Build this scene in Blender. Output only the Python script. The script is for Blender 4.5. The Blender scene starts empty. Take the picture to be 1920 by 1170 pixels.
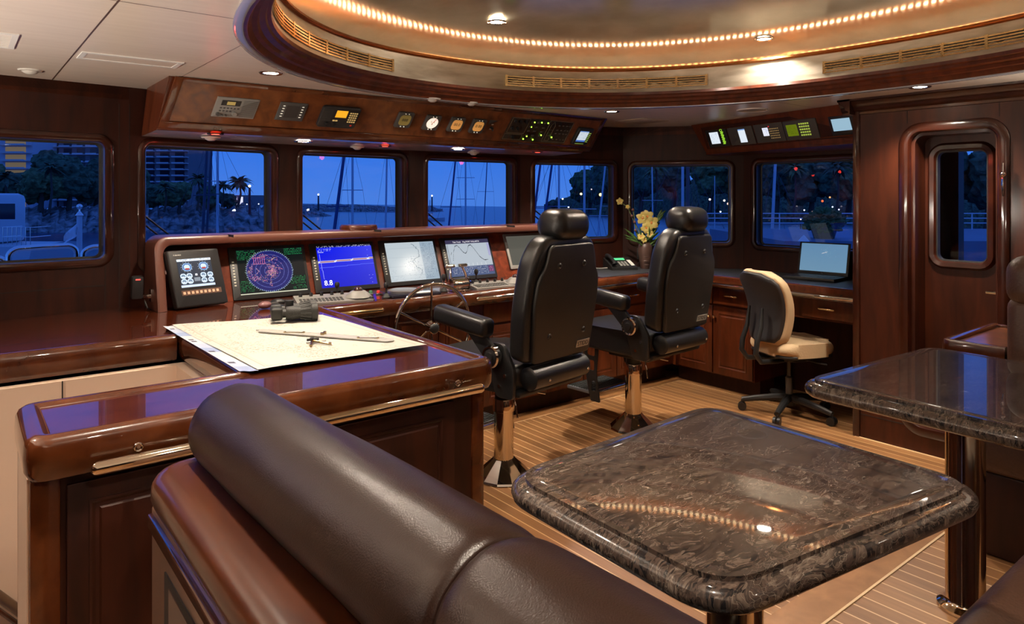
import bpy, bmesh, math, random
import numpy as np
from mathutils import Matrix, Vector, noise as mnoise
random.seed(7)
C = bpy.context.scene.collection
PI = math.pi
sc = bpy.context.scene
# ------------------------------------------------------------------ camera
EYE = 1.6; FPX = 1313.0; HY = 368.0
YAW = math.atan(1045 / 1313.0)
FX, FY = math.sin(YAW), math.cos(YAW)
RX, RY = math.cos(YAW), -math.sin(YAW)
cam = bpy.data.cameras.new('camera'); camo = bpy.data.objects.new('camera', cam); C.objects.link(camo)
camo.location = (0, 0, EYE); camo.rotation_euler = (PI / 2, 0, -YAW)
cam.sensor_width = 36; cam.lens = FPX / 1920 * 36; cam.shift_y = -(585 - HY) / 1920
cam.clip_start = 0.02; cam.clip_end = 6000
sc.camera = camo
# ------------------------------------------------------------------ world: dusk sky
w = bpy.data.worlds.new('dusk_sky'); sc.world = w; w.use_nodes = True
nt = w.node_tree; nt.nodes.clear()
wo = nt.nodes.new('ShaderNodeOutputWorld'); bg = nt.nodes.new('ShaderNodeBackground')
tc = nt.nodes.new('ShaderNodeTexCoord'); sx = nt.nodes.new('ShaderNodeSeparateXYZ')
rp = nt.nodes.new('ShaderNodeValToRGB')
nz = nt.nodes.new('ShaderNodeTexNoise'); nz.inputs['Scale'].default_value = 3.0; nz.inputs['Detail'].default_value = 5
mp = nt.nodes.new('ShaderNodeMapping'); mp.inputs['Scale'].default_value = (1, 1, 5)
mx = nt.nodes.new('ShaderNodeMix'); mx.data_type = 'RGBA'
cr = nt.nodes.new('ShaderNodeMapRange'); cr.inputs[1].default_value = .56; cr.inputs[2].default_value = .8; cr.inputs[4].default_value = .3
nt.links.new(tc.outputs['Generated'], sx.inputs[0]); nt.links.new(sx.outputs['Z'], rp.inputs[0])
nt.links.new(tc.outputs['Generated'], mp.inputs[0]); nt.links.new(mp.outputs[0], nz.inputs[0])
nt.links.new(nz.outputs[0], cr.inputs[0]); nt.links.new(cr.outputs[0], mx.inputs[0])
nt.links.new(rp.outputs[0], mx.inputs[6]); mx.inputs[7].default_value = (.16, .24, .62, 1)
nt.links.new(mx.outputs[2], bg.inputs[0]); nt.links.new(bg.outputs[0], wo.inputs[0])
els = rp.color_ramp.elements
els[0].position = 0.0; els[0].color = (.055, .18, .62, 1)
els[1].position = 1.0; els[1].color = (.03, .09, .42, 1)
e = els.new(.06); e.color = (.030, .150, .64, 1)
e = els.new(.25); e.color = (.026, .125, .60, 1)
bg.inputs[1].default_value = 1.28
# ------------------------------------------------------------------ colour management
sc.view_settings.view_transform = 'Standard'; sc.view_settings.look = 'None'
sc.view_settings.gamma = 1; sc.view_settings.use_curve_mapping = False
sc.view_settings.exposure = 0.0
try:
    cy = sc.cycles
    cy.use_denoising = True; cy.max_bounces = 10; cy.diffuse_bounces = 4; cy.glossy_bounces = 5
    cy.transparent_max_bounces = 24; cy.transmission_bounces = 6; cy.sample_clamp_indirect = 4.0
    cy.caustics_reflective = False; cy.caustics_refractive = False; cy.use_light_tree = True
    cy.blur_glossy = 0.3
except Exception: pass
# ------------------------------------------------------------------ the lamps of the room and the added wall fill (fixtures are built further down)
CEIL = 2.24
DOWN = [  # x, y, z, watts, spot degrees: ceiling downlights
    (1.285, 3.626, CEIL, 30, 120), (3.88, 3.666, CEIL, 44, 120), (4.42, 1.72, CEIL, 30, 120),
    (1.754, 4.357, 1.952, 5, 110), (2.954, 4.361, 1.952, 5, 110),
    (4.05, 2.50, 2.57, 46, 130), (0.45, 1.90, CEIL, 26, 120), (0.40, 0.35, CEIL, 26, 125),
    (1.2, 2.9, 2.60, 11, 125), (1.05, 0.9, 2.60, 20, 125), (4.05, 0.70, 2.57, 20, 130), (-0.75, 3.0, CEIL, 24, 125),
    (1.6, -1.2, CEIL, 26, 125), (3.4, -1.2, CEIL, 20, 125), (2.55, 3.35, 2.63, 24, 125)]
WARM = (1.0, .85, .68); NEUT = (1.0, .84, .66)
LAMPS = 3.4; FILL_W = 255

# ================================================================== materials
MATS = {}
def nm(name):
    m = bpy.data.materials.new(name); m.use_nodes = True
    nt = m.node_tree; b = nt.nodes['Principled BSDF']; MATS[name] = m
    return m, nt, b
def plain(name, col, rough=.5, metal=0, coat=0, spec=.5, emit=None, es=0, coatr=.03, bump=0, bscale=60, vary=0):
    m, nt, b = nm(name)
    b.inputs['Base Color'].default_value = (*col, 1); b.inputs['Roughness'].default_value = rough
    b.inputs['Metallic'].default_value = metal; b.inputs['Coat Weight'].default_value = coat
    b.inputs['Coat Roughness'].default_value = coatr; b.inputs['Specular IOR Level'].default_value = spec
    if emit: b.inputs['Emission Color'].default_value = (*emit, 1); b.inputs['Emission Strength'].default_value = es
    tcn = nt.nodes.new('ShaderNodeTexCoord')
    n = nt.nodes.new('ShaderNodeTexNoise'); n.inputs['Scale'].default_value = bscale; n.inputs['Detail'].default_value = 6
    nt.links.new(tcn.outputs['Object'], n.inputs[0])
    if bump:
        bp = nt.nodes.new('ShaderNodeBump'); bp.inputs['Strength'].default_value = bump; bp.inputs['Distance'].default_value = .01
        nt.links.new(n.outputs[0], bp.inputs['Height']); nt.links.new(bp.outputs[0], b.inputs['Normal'])
    if vary:
        mxn = nt.nodes.new('ShaderNodeMix'); mxn.data_type = 'RGBA'
        mxn.inputs[6].default_value = tuple(c * (1 - vary) for c in col) + (1,); mxn.inputs[7].default_value = tuple(min(1, c * (1 + vary)) for c in col) + (1,)
        nt.links.new(n.outputs[0], mxn.inputs[0]); nt.links.new(mxn.outputs[2], b.inputs['Base Color'])
    return m
def wood(name, c1, c2, rough=.35, coat=.6, coatr=.08, scale=(1, 1, 8), ns=2.2, spots=0):
    m, nt, b = nm(name)
    tcn = nt.nodes.new('ShaderNodeTexCoord'); mpn = nt.nodes.new('ShaderNodeMapping'); mpn.inputs['Scale'].default_value = scale
    n = nt.nodes.new('ShaderNodeTexNoise'); n.inputs['Scale'].default_value = ns; n.inputs['Detail'].default_value = 8; n.inputs['Distortion'].default_value = .6
    r = nt.nodes.new('ShaderNodeValToRGB')
    r.color_ramp.elements[0].position = .32; r.color_ramp.elements[0].color = (*c1, 1)
    r.color_ramp.elements[1].position = .70; r.color_ramp.elements[1].color = (*c2, 1)
    nt.links.new(tcn.outputs['Object'], mpn.inputs[0]); nt.links.new(mpn.outputs[0], n.inputs[0]); nt.links.new(n.outputs[0], r.inputs[0])
    nt.links.new(r.outputs[0], b.inputs['Base Color'])
    b.inputs['Roughness'].default_value = rough; b.inputs['Coat Weight'].default_value = coat; b.inputs['Coat Roughness'].default_value = coatr; b.inputs['Specular IOR Level'].default_value = .25
    return m
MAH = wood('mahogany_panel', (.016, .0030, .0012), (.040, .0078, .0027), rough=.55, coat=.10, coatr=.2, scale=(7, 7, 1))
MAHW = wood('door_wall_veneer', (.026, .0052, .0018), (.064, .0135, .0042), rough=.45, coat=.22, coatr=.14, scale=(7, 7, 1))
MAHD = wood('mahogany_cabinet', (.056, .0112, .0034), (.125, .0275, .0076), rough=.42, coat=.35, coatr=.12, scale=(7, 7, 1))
MAHG = wood('varnished_edge', (.048, .0108, .0032), (.105, .027, .0072), rough=.25, coat=1, coatr=.03, scale=(6, 6, 6), ns=1.5)
MAHF = wood('window_frame_wood', (.020, .0042, .0020), (.045, .0100, .0040), rough=.3, coat=.8, coatr=.06, scale=(6, 6, 6), ns=1.5)
MAHT = wood('varnished_top', (.050, .0095, .0036), (.100, .020, .0065), rough=.25, coat=1, coatr=.015, scale=(3, 9, 3), ns=3)
BURL = wood('burl_veneer', (.075, .020, .0060), (.19, .058, .0165), rough=.3, coat=.7, coatr=.12, scale=(1, 1, 1), ns=14)
BURLR = wood('burl_red', (.08, .013, .0050), (.22, .042, .015), rough=.3, coat=.8, coatr=.10, scale=(1, 1, 1), ns=16)
CHROME = plain('chrome', (.86, .84, .80), .06, 1)
GOLDC = plain('gold_chrome', (.95, .84, .66), .07, 1)
BRASS = plain('polished_brass', (.90, .68, .38), .14, 1)
COPPER = plain('copper_lacquer', (.80, .30, .10), .22, 1)
BLK = plain('black_leather', (.012, .012, .013), .31, 0, 0, .5, bump=.12, bscale=240)
BLKP = plain('black_plastic', (.014, .014, .015), .42)
BLKM = plain('black_matt', (.006, .006, .006), .8)
GREYP = plain('grey_plastic', (.22, .21, .195), .38)
GREYD = plain('dark_grey_plastic', (.06, .058, .056), .45)
LEA = plain('brown_leather', (.017, .0075, .0050), .30, 0, .0, .38, bump=.12, bscale=480, vary=.2)
LEA2 = plain('tan_brown_leather', (.075, .036, .022), .42, bump=.2, bscale=120, vary=.2)
CREAM = plain('cream_laminate', (.74, .55, .42), .5, vary=.04, bscale=6)
BEIGE = plain('beige_upholstery', (.62, .45, .27), .7, bump=.2, bscale=90)
RUBBER = plain('rubber', (.010, .010, .010), .6)
PAPER = None
WHITE = plain('white_paint', (.75, .75, .73), .45)
WHITEP = plain('white_plastic', (.62, .60, .55), .4)
LEDG = plain('green_led', (.2, .8, .05), .4, emit=(.35, 1, .04), es=6)
LEDR = plain('red_lamp', (.8, .1, .04), .4, emit=(1, .06, .03), es=7)
LEDW = plain('lit_key_legend', (.8, .8, .7), .4, emit=(.9, .85, .7), es=.6)
LENS = plain('lamp_glass', (1, 1, 1), .3, emit=(1, .90, .74), es=60)
INK = plain('white_print', (.7, .68, .6), .5)
SEAM = plain('shadow_gap', (.01, .005, .003), .8)

def coords(nt, space='Object'):
    t = nt.nodes.new('ShaderNodeTexCoord'); return t.outputs[space]
def mnode(nt, op, a, b=None, c=None):
    n = nt.nodes.new('ShaderNodeMath'); n.operation = op
    for i, v in enumerate((a, b, c)):
        if v is None: continue
        if isinstance(v, (int, float)): n.inputs[i].default_value = v
        else: nt.links.new(v, n.inputs[i])
    return n.outputs[0]
def teak():
    m, nt, b = nm('teak_floor')
    g = nt.nodes.new('ShaderNodeNewGeometry'); s = nt.nodes.new('ShaderNodeSeparateXYZ'); nt.links.new(g.outputs['Position'], s.inputs[0])
    P = .066
    u = mnode(nt, 'DIVIDE', s.outputs['X'], P)
    fr = mnode(nt, 'FRACT', u); idx = mnode(nt, 'FLOOR', u)
    line = mnode(nt, 'LESS_THAN', fr, .085)
    wn = nt.nodes.new('ShaderNodeTexWhiteNoise'); wn.noise_dimensions = '1D'; nt.links.new(idx, wn.inputs['W'])
    mpn = nt.nodes.new('ShaderNodeMapping'); mpn.inputs['Scale'].default_value = (60, 3.5, 1); nt.links.new(g.outputs['Position'], mpn.inputs[0])
    n = nt.nodes.new('ShaderNodeTexNoise'); n.inputs['Scale'].default_value = 1; n.inputs['Detail'].default_value = 6; nt.links.new(mpn.outputs[0], n.inputs[0])
    f = mnode(nt, 'ADD', mnode(nt, 'MULTIPLY', wn.outputs[0], .4), mnode(nt, 'MULTIPLY', n.outputs[0], .7))
    r = nt.nodes.new('ShaderNodeValToRGB'); nt.links.new(f, r.inputs[0])
    r.color_ramp.elements[0].position = .2; r.color_ramp.elements[0].color = (.20, .085, .030, 1)
    r.color_ramp.elements[1].position = .9; r.color_ramp.elements[1].color = (.42, .20, .078, 1)
    mxn = nt.nodes.new('ShaderNodeMix'); mxn.data_type = 'RGBA'; nt.links.new(line, mxn.inputs[0])
    nt.links.new(r.outputs[0], mxn.inputs[6]); mxn.inputs[7].default_value = (.75, .50, .27, 1)
    nt.links.new(mxn.outputs[2], b.inputs['Base Color'])
    b.inputs['Roughness'].default_value = .38; b.inputs['Coat Weight'].default_value = .25; b.inputs['Coat Roughness'].default_value = .2
    return m
TEAK = teak()
TEAKB = wood('teak_border', (.26, .115, .042), (.42, .20, .078), rough=.38, coat=.25, coatr=.2, scale=(4, 4, 4))
HOLLY = plain('holly_strip', (.72, .50, .28), .45)
def granite():
    m, nt, b = nm('brown_granite')
    tcn = coords(nt)
    mpn = nt.nodes.new('ShaderNodeMapping'); mpn.inputs['Scale'].default_value = (1.0, 2.6, 1.0); mpn.inputs['Rotation'].default_value = (0, 0, -.25)
    nt.links.new(tcn, mpn.inputs[0])
    n0 = nt.nodes.new('ShaderNodeTexNoise'); n0.inputs['Scale'].default_value = 6; n0.inputs['Detail'].default_value = 3; nt.links.new(mpn.outputs[0], n0.inputs[0])
    ad = nt.nodes.new('ShaderNodeVectorMath'); ad.operation = 'MULTIPLY_ADD'
    nt.links.new(n0.outputs['Color'], ad.inputs[0]); ad.inputs[1].default_value = (.35, .35, .35); nt.links.new(mpn.outputs[0], ad.inputs[2])
    v = nt.nodes.new('ShaderNodeTexVoronoi'); v.inputs['Scale'].default_value = 42; nt.links.new(ad.outputs[0], v.inputs['Vector'])
    sp = nt.nodes.new('ShaderNodeSeparateColor'); nt.links.new(v.outputs['Color'], sp.inputs[0])
    n1 = nt.nodes.new('ShaderNodeTexNoise'); n1.inputs['Scale'].default_value = 55; n1.inputs['Detail'].default_value = 8; nt.links.new(ad.outputs[0], n1.inputs[0])
    f = mnode(nt, 'ADD', mnode(nt, 'MULTIPLY', sp.outputs[0], .30), mnode(nt, 'ADD', mnode(nt, 'MULTIPLY', n1.outputs[0], .5), mnode(nt, 'MULTIPLY', n0.outputs[0], .25)))
    r = nt.nodes.new('ShaderNodeValToRGB'); nt.links.new(f, r.inputs[0])
    es = r.color_ramp.elements
    es[0].position = .30; es[0].color = (.008, .008, .010, 1); es[1].position = .80; es[1].color = (.24, .19, .155, 1)
    for p_, c_ in ((.42, (.022, .016, .014)), (.50, (.060, .040, .032)), (.57, (.035, .026, .023)), (.64, (.085, .060, .047)), (.72, (.11, .085, .069))):
        e = es.new(p_); e.color = (*c_, 1)
    v2 = nt.nodes.new('ShaderNodeTexVoronoi'); v2.feature = 'DISTANCE_TO_EDGE'; v2.inputs['Scale'].default_value = 40; nt.links.new(ad.outputs[0], v2.inputs['Vector'])
    ln = mnode(nt, 'MULTIPLY', mnode(nt, 'LESS_THAN', v2.outputs['Distance'], .012), mnode(nt, 'GREATER_THAN', n0.outputs[0], .46))
    mxn = nt.nodes.new('ShaderNodeMix'); mxn.data_type = 'RGBA'; nt.links.new(mnode(nt, 'MULTIPLY', ln, .32), mxn.inputs[0])
    nt.links.new(r.outputs[0], mxn.inputs[6]); mxn.inputs[7].default_value = (.40, .34, .28, 1)
    nt.links.new(mxn.outputs[2], b.inputs['Base Color'])
    b.inputs['Roughness'].default_value = .25; b.inputs['Specular IOR Level'].default_value = .12
    b.inputs['Coat Weight'].default_value = .75; b.inputs['Coat Roughness'].default_value = .02
    return m
GRAN = granite()
def ceilmat():
    m, nt, b = nm('ceiling_panels')
    g = nt.nodes.new('ShaderNodeNewGeometry'); s = nt.nodes.new('ShaderNodeSeparateXYZ'); nt.links.new(g.outputs['Position'], s.inputs[0])
    tot = None
    for ax, vals in (('X', (-.75, .42)), ('Y', (2.60, .55))):
        for v in vals:
            d = mnode(nt, 'LESS_THAN', mnode(nt, 'ABSOLUTE', mnode(nt, 'SUBTRACT', s.outputs[ax], v)), .0035)
            tot = d if tot is None else mnode(nt, 'MAXIMUM', tot, d)
    d = mnode(nt, 'MULTIPLY', mnode(nt, 'LESS_THAN', mnode(nt, 'ABSOLUTE', mnode(nt, 'SUBTRACT', s.outputs['X'], .95)), .002), mnode(nt, 'GREATER_THAN', s.outputs['Y'], 2.6))
    tot = mnode(nt, 'MAXIMUM', tot, d)
    n = nt.nodes.new('ShaderNodeTexNoise'); n.inputs['Scale'].default_value = 3; n.inputs['Detail'].default_value = 8
    mpn = nt.nodes.new('ShaderNodeMapping'); mpn.inputs['Scale'].default_value = (1, 9, 1); nt.links.new(g.outputs['Position'], mpn.inputs[0]); nt.links.new(mpn.outputs[0], n.inputs[0])
    r = nt.nodes.new('ShaderNodeValToRGB'); nt.links.new(n.outputs[0], r.inputs[0])
    r.color_ramp.elements[0].color = (.62, .54, .46, 1); r.color_ramp.elements[1].color = (.78, .70, .61, 1)
    mxn = nt.nodes.new('ShaderNodeMix'); mxn.data_type = 'RGBA'; nt.links.new(tot, mxn.inputs[0]); nt.links.new(r.outputs[0], mxn.inputs[6]); mxn.inputs[7].default_value = (.10, .06, .04, 1)
    nt.links.new(mxn.outputs[2], b.inputs['Base Color']); b.inputs['Roughness'].default_value = .33
    return m
CEILM = ceilmat()
def leaf(name, c1, c2, rough, sc_=(3, 3, 12)):
    m, nt, b = nm(name)
    mpn = nt.nodes.new('ShaderNodeMapping'); mpn.inputs['Scale'].default_value = sc_; nt.links.new(coords(nt), mpn.inputs[0])
    n = nt.nodes.new('ShaderNodeTexNoise'); n.inputs['Scale'].default_value = 2.2; n.inputs['Detail'].default_value = 9; n.inputs['Distortion'].default_value = .3; nt.links.new(mpn.outputs[0], n.inputs[0])
    r = nt.nodes.new('ShaderNodeValToRGB'); nt.links.new(n.outputs[0], r.inputs[0])
    r.color_ramp.elements[0].position = .3; r.color_ramp.elements[0].color = (*c1, 1); r.color_ramp.elements[1].position = .7; r.color_ramp.elements[1].color = (*c2, 1)
    nt.links.new(r.outputs[0], b.inputs['Base Color']); b.inputs['Metallic'].default_value = .62 if name.startswith('gold') else 1
    rr = mnode(nt, 'ADD', mnode(nt, 'MULTIPLY', n.outputs[0], .08), rough - .04); nt.links.new(rr, b.inputs['Roughness'])
    bp = nt.nodes.new('ShaderNodeBump'); bp.inputs['Strength'].default_value = .02; bp.inputs['Distance'].default_value = .01
    nt.links.new(n.outputs[0], bp.inputs['Height']); nt.links.new(bp.outputs[0], b.inputs['Normal'])
    return m
SILVER = leaf('silver_leaf', (.34, .30, .24), (.55, .50, .42), .34, (2, 2, 10))
GOLD = leaf('gold_leaf_dome', (.60, .52, .38), (.74, .66, .50), .15, (2.5, 2.5, 2.5))
def glass(name, tint=(1, 1, 1), fr=1.5):
    m, nt, b = nm(name); nt.nodes.remove(b)
    out = nt.nodes['Material Output']; t = nt.nodes.new('ShaderNodeBsdfTransparent'); g = nt.nodes.new('ShaderNodeBsdfGlossy')
    t.inputs[0].default_value = (*tint, 1); g.inputs['Roughness'].default_value = .0
    f = nt.nodes.new('ShaderNodeFresnel'); f.inputs[0].default_value = fr
    mxn = nt.nodes.new('ShaderNodeMixShader'); nt.links.new(f.outputs[0], mxn.inputs[0]); nt.links.new(t.outputs[0], mxn.inputs[1]); nt.links.new(g.outputs[0], mxn.inputs[2])
    nt.links.new(mxn.outputs[0], out.inputs[0]); return m
GLASS = glass('window_glass', (.93, .96, 1.0))
CLEAR = glass('clear_plastic', (.88, .90, .92), 1.45)
def emat(name, col, s):
    return plain(name, col, .5, emit=col, es=s)
def screenmat():
    m, nt, b = nm('screen_image')
    a = nt.nodes.new('ShaderNodeVertexColor'); a.layer_name = 'Col'
    b.inputs['Base Color'].default_value = (.01, .01, .01, 1); b.inputs['Roughness'].default_value = .16; b.inputs['Specular IOR Level'].default_value = .18
    nt.links.new(a.outputs[0], b.inputs['Emission Color']); b.inputs['Emission Strength'].default_value = 1.0
    return m
SCREEN = screenmat()
def printmat():
    m, nt, b = nm('printed_sheet')
    a = nt.nodes.new('ShaderNodeVertexColor'); a.layer_name = 'Col'
    nt.links.new(a.outputs[0], b.inputs['Base Color']); b.inputs['Roughness'].default_value = .6
    return m
PRINT = printmat()

# ================================================================== helpers
def lin(c):
    return tuple((x / 255 / 12.92 if x / 255 <= .04045 else ((x / 255 + .055) / 1.055) ** 2.4) for x in c)
def at(px, py, d):
    l = (px - 960) / FPX * d
    return Vector((d * FX + l * RX, d * FY + l * RY, EYE - d * (py - HY) / FPX))
WM = {}   # world matrices of the things built
def thing(name, label, cat, loc=(0, 0, 0), rz=0, group=None, kind=None):
    o = bpy.data.objects.new(name, None); C.objects.link(o); o.empty_display_size = .1
    o.location = loc; o.rotation_euler = (0, 0, rz); WM[o] = Matrix.Translation(loc) @ Matrix.Rotation(rz, 4, 'Z')
    if label: o['label'] = label
    if cat: o['category'] = cat
    if group: o['group'] = group
    if kind: o['kind'] = kind
    return o
def tag(o, label=None, cat=None, group=None, kind=None):
    if label: o['label'] = label
    if cat: o['category'] = cat
    if group: o['group'] = group
    if kind: o['kind'] = kind
    return o
class MB:
    def __init__(s): s.bm = bmesh.new(); s.slot = 0
    def _m(s, verts, M):
        if M is not None: bmesh.ops.transform(s.bm, matrix=M, verts=verts)
        return verts
    def _mark(s, n0):
        if s.slot:
            s.bm.faces.ensure_lookup_table()
            for f in s.bm.faces[n0:]: f.material_index = s.slot
    def box(s, a, b, M=None, bev=0, seg=2):
        n0 = len(s.bm.faces)
        r = bmesh.ops.create_cube(s.bm, size=1); vs = r['verts']
        for v in vs:
            v.co = Vector(((a[0] + b[0]) / 2 + v.co.x * (b[0] - a[0]), (a[1] + b[1]) / 2 + v.co.y * (b[1] - a[1]), (a[2] + b[2]) / 2 + v.co.z * (b[2] - a[2])))
        s._m(vs, M)
        if bev:
            es = list({e for v in vs for e in v.link_edges})
            bmesh.ops.bevel(s.bm, geom=es, offset=bev, segments=seg, profile=.5, affect='EDGES')
        s._mark(n0); return s
    def cyl(s, p0, p1, r, r2=None, n=20, caps=True):
        p0 = Vector(p0); p1 = Vector(p1); r2 = r if r2 is None else r2; n0 = len(s.bm.faces)
        d = p1 - p0; M = Matrix.Translation((p0 + p1) / 2) @ d.to_track_quat('Z', 'Y').to_matrix().to_4x4()
        bmesh.ops.create_cone(s.bm, cap_ends=caps, segments=n, radius1=r, radius2=r2, depth=d.length, matrix=M); s._mark(n0); return s
    def sph(s, c, r, sc_=(1, 1, 1), u=20, v=12, M=None):
        n0 = len(s.bm.faces)
        MM = Matrix.Translation(c) @ Matrix.Diagonal((*sc_, 1))
        if M is not None: MM = M @ MM
        bmesh.ops.create_uvsphere(s.bm, u_segments=u, v_segments=v, radius=r, matrix=MM); s._mark(n0); return s
    def tube(s, pts, r, n=10, closed=False, caps=True, rs=None):
        pts = [Vector(p) for p in pts]; N = len(pts); rings = []; n0 = len(s.bm.faces)
        up = None
        for i, p in enumerate(pts):
            if closed: t = (pts[(i + 1) % N] - pts[i - 1]).normalized()
            else: t = (pts[min(i + 1, N - 1)] - pts[max(i - 1, 0)]).normalized()
            if up is None: up = Vector((0, 0, 1)) if abs(t.z) < .9 else Vector((0, 1, 0))
            a = t.cross(up)
            if a.length < 1e-5: a = t.orthogonal()
            a.normalize(); b_ = a.cross(t).normalized(); up = b_
            rr = rs[i] if rs else r
            rings.append([s.bm.verts.new(p + (a * math.cos(k * 2 * PI / n) + b_ * math.sin(k * 2 * PI / n)) * rr) for k in range(n)])
        for i in range(N if closed else N - 1):
            A, B = rings[i], rings[(i + 1) % N]
            for k in range(n): s.bm.faces.new((A[k], A[(k + 1) % n], B[(k + 1) % n], B[k]))
        if caps and not closed:
            s.bm.faces.new(rings[0][::-1]); s.bm.faces.new(rings[-1])
        s._mark(n0); return s
    def lathe(s, prof, c=(0, 0, 0), n=32, M=None):
        rings = []; n0 = len(s.bm.faces); vs = []
        for r, z in prof:
            if r < 1e-5: ring = [s.bm.verts.new((c[0], c[1], c[2] + z))]
            else: ring = [s.bm.verts.new((c[0] + r * math.cos(k * 2 * PI / n), c[1] + r * math.sin(k * 2 * PI / n), c[2] + z)) for k in range(n)]
            rings.append(ring); vs += ring
        for A, B in zip(rings, rings[1:]):
            for k in range(n):
                k2 = (k + 1) % n
                if len(A) == 1 and len(B) == 1: continue
                if len(A) == 1: s.bm.faces.new((A[0], B[k2], B[k]))
                elif len(B) == 1: s.bm.faces.new((A[k], A[k2], B[0]))
                else: s.bm.faces.new((A[k], A[k2], B[k2], B[k]))
        s._m(vs, M); s._mark(n0); return s
    def prism(s, poly, z0, z1, M=None, bev=0, seg=3):
        n0 = len(s.bm.faces)
        A = [s.bm.verts.new((x, y, z0)) for x, y in poly]; B = [s.bm.verts.new((x, y, z1)) for x, y in poly]; n = len(poly)
        fs = [s.bm.faces.new(A[::-1]), s.bm.faces.new(B)]
        for i in range(n): fs.append(s.bm.faces.new((A[i], A[(i + 1) % n], B[(i + 1) % n], B[i])))
        vs = A + B
        s._m(A + B, M)
        if bev:
            es = [e for f in fs[:2] for e in f.edges]
            bmesh.ops.bevel(s.bm, geom=es, offset=bev, segments=seg, profile=.5, affect='EDGES')
        s._mark(n0); return s
    def plate(s, outer, holes, t, M=None):
        n0 = len(s.bm.faces)
        es = []; vs = []
        for loop in [outer] + holes:
            L = [s.bm.verts.new((x, y, 0)) for x, y in loop]; vs += L
            for i in range(len(L)): es.append(s.bm.edges.new((L[i], L[(i + 1) % len(L)])))
        r = bmesh.ops.triangle_fill(s.bm, edges=es, use_beauty=True, use_dissolve=False, normal=(0, 0, 1))
        fs = [g for g in r['geom'] if isinstance(g, bmesh.types.BMFace)]
        if t:
            r = bmesh.ops.extrude_face_region(s.bm, geom=fs)
            nv = [g for g in r['geom'] if isinstance(g, bmesh.types.BMVert)]
            for v in nv: v.co.z += t
            vs += nv
        s._m(vs, M); s._mark(n0); return s
    def sweep(s, loop, prof, M=None, closed=True, caps=True):
        """loop: 2D points (ccw); prof: (outward offset, height) points, closed section"""
        N = len(loop); vs = []; rings = []; n0 = len(s.bm.faces)
        for i in range(N):
            p = Vector(loop[i]); a = Vector(loop[i - 1]) if (closed or i) else None; b = Vector(loop[(i + 1) % N]) if (closed or i < N - 1) else None
            n1 = (p - a) if a is not None else (b - p); n2 = (b - p) if b is not None else (p - a)
            n1 = Vector((n1.y, -n1.x)).normalized(); n2 = Vector((n2.y, -n2.x)).normalized()
            nn = (n1 + n2); nn = nn / max(.35, (1 + n1.dot(n2)))
            rings.append([s.bm.verts.new((p.x + nn.x * o, p.y + nn.y * o, h)) for o, h in prof]); vs += rings[-1]
        K = len(prof)
        for i in range(N if closed else N - 1):
            A, B = rings[i], rings[(i + 1) % N]
            for k in range(K): s.bm.faces.new((A[k], B[k], B[(k + 1) % K], A[(k + 1) % K]))
        if not closed and caps: s.bm.faces.new(rings[0][::-1]); s.bm.faces.new(rings[-1])
        s._m(vs, M); s._mark(n0); return s
    def build(s, name, mats, parent=None, world=True, smooth=35, recalc=True):
        if recalc: bmesh.ops.recalc_face_normals(s.bm, faces=s.bm.faces)
        me = bpy.data.meshes.new(name); s.bm.to_mesh(me); s.bm.free()
        for m in (mats if isinstance(mats, (list, tuple)) else [mats]): me.materials.append(m)
        if smooth:
            me.shade_smooth(); me.set_sharp_from_angle(angle=math.radians(smooth))
        o = bpy.data.objects.new(name, me); C.objects.link(o)
        if parent is not None:
            o.parent = parent
            if world:
                me.transform(WM[parent].inverted())
            WM[o] = WM[parent]
        else: WM[o] = Matrix.Identity(4)
        return o
def base(o):
    """put a one-mesh thing's origin at the foot of its geometry"""
    me = o.data; xs = [v.co for v in me.vertices]
    c = Vector(((min(v.x for v in xs) + max(v.x for v in xs)) / 2, (min(v.y for v in xs) + max(v.y for v in xs)) / 2, min(v.z for v in xs)))
    me.transform(Matrix.Translation(-c)); o.location = c; WM[o] = Matrix.Translation(c); return o
def struct(name, mb, m, parent=None, **k):
    o = mb.build(name, m, parent, **k)
    if parent is None: o['kind'] = 'structure'
    return o
def clone(root, loc, rz=None, label=None):
    r = root.copy(); C.objects.link(r); r.location = loc
    if rz is not None: r.rotation_euler = (0, 0, rz)
    WM[r] = Matrix.Translation(loc) @ Matrix.Rotation(r.rotation_euler[2], 4, 'Z')
    if label: r['label'] = label
    for ch in list(root.children):
        c = ch.copy(); C.objects.link(c); c.parent = r
        for g in ch.children:
            d = g.copy(); C.objects.link(d); d.parent = c
    return r
def rrect(x0, y0, x1, y1, r, n=6):
    pts = []
    for cx, cy_, a0 in ((x1 - r, y0 + r, -90), (x1 - r, y1 - r, 0), (x0 + r, y1 - r, 90), (x0 + r, y0 + r, 180)):
        for k in range(n + 1):
            a = math.radians(a0 + 90 * k / n); pts.append((cx + r * math.cos(a), cy_ + r * math.sin(a)))
    return pts
def basis(o, u, v, w_):
    u = Vector(u).normalized(); v = Vector(v).normalized(); w_ = Vector(w_).normalized()
    return Matrix(((u.x, v.x, w_.x, o[0]), (u.y, v.y, w_.y, o[1]), (u.z, v.z, w_.z, o[2]), (0, 0, 0, 1)))
def facet(p0, p1, z=0):
    u = Vector((p1[0] - p0[0], p1[1] - p0[1], 0)); L = u.length; u.normalize()
    return basis((p0[0], p0[1], z), u, (0, 0, 1), u.cross(Vector((0, 0, 1)))), L
def halfround(r, k=6, flat=0):
    return [(r * math.cos(a), r * math.sin(a)) for a in [(-PI / 2 + PI * i / k) for i in range(k + 1)]]
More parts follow.
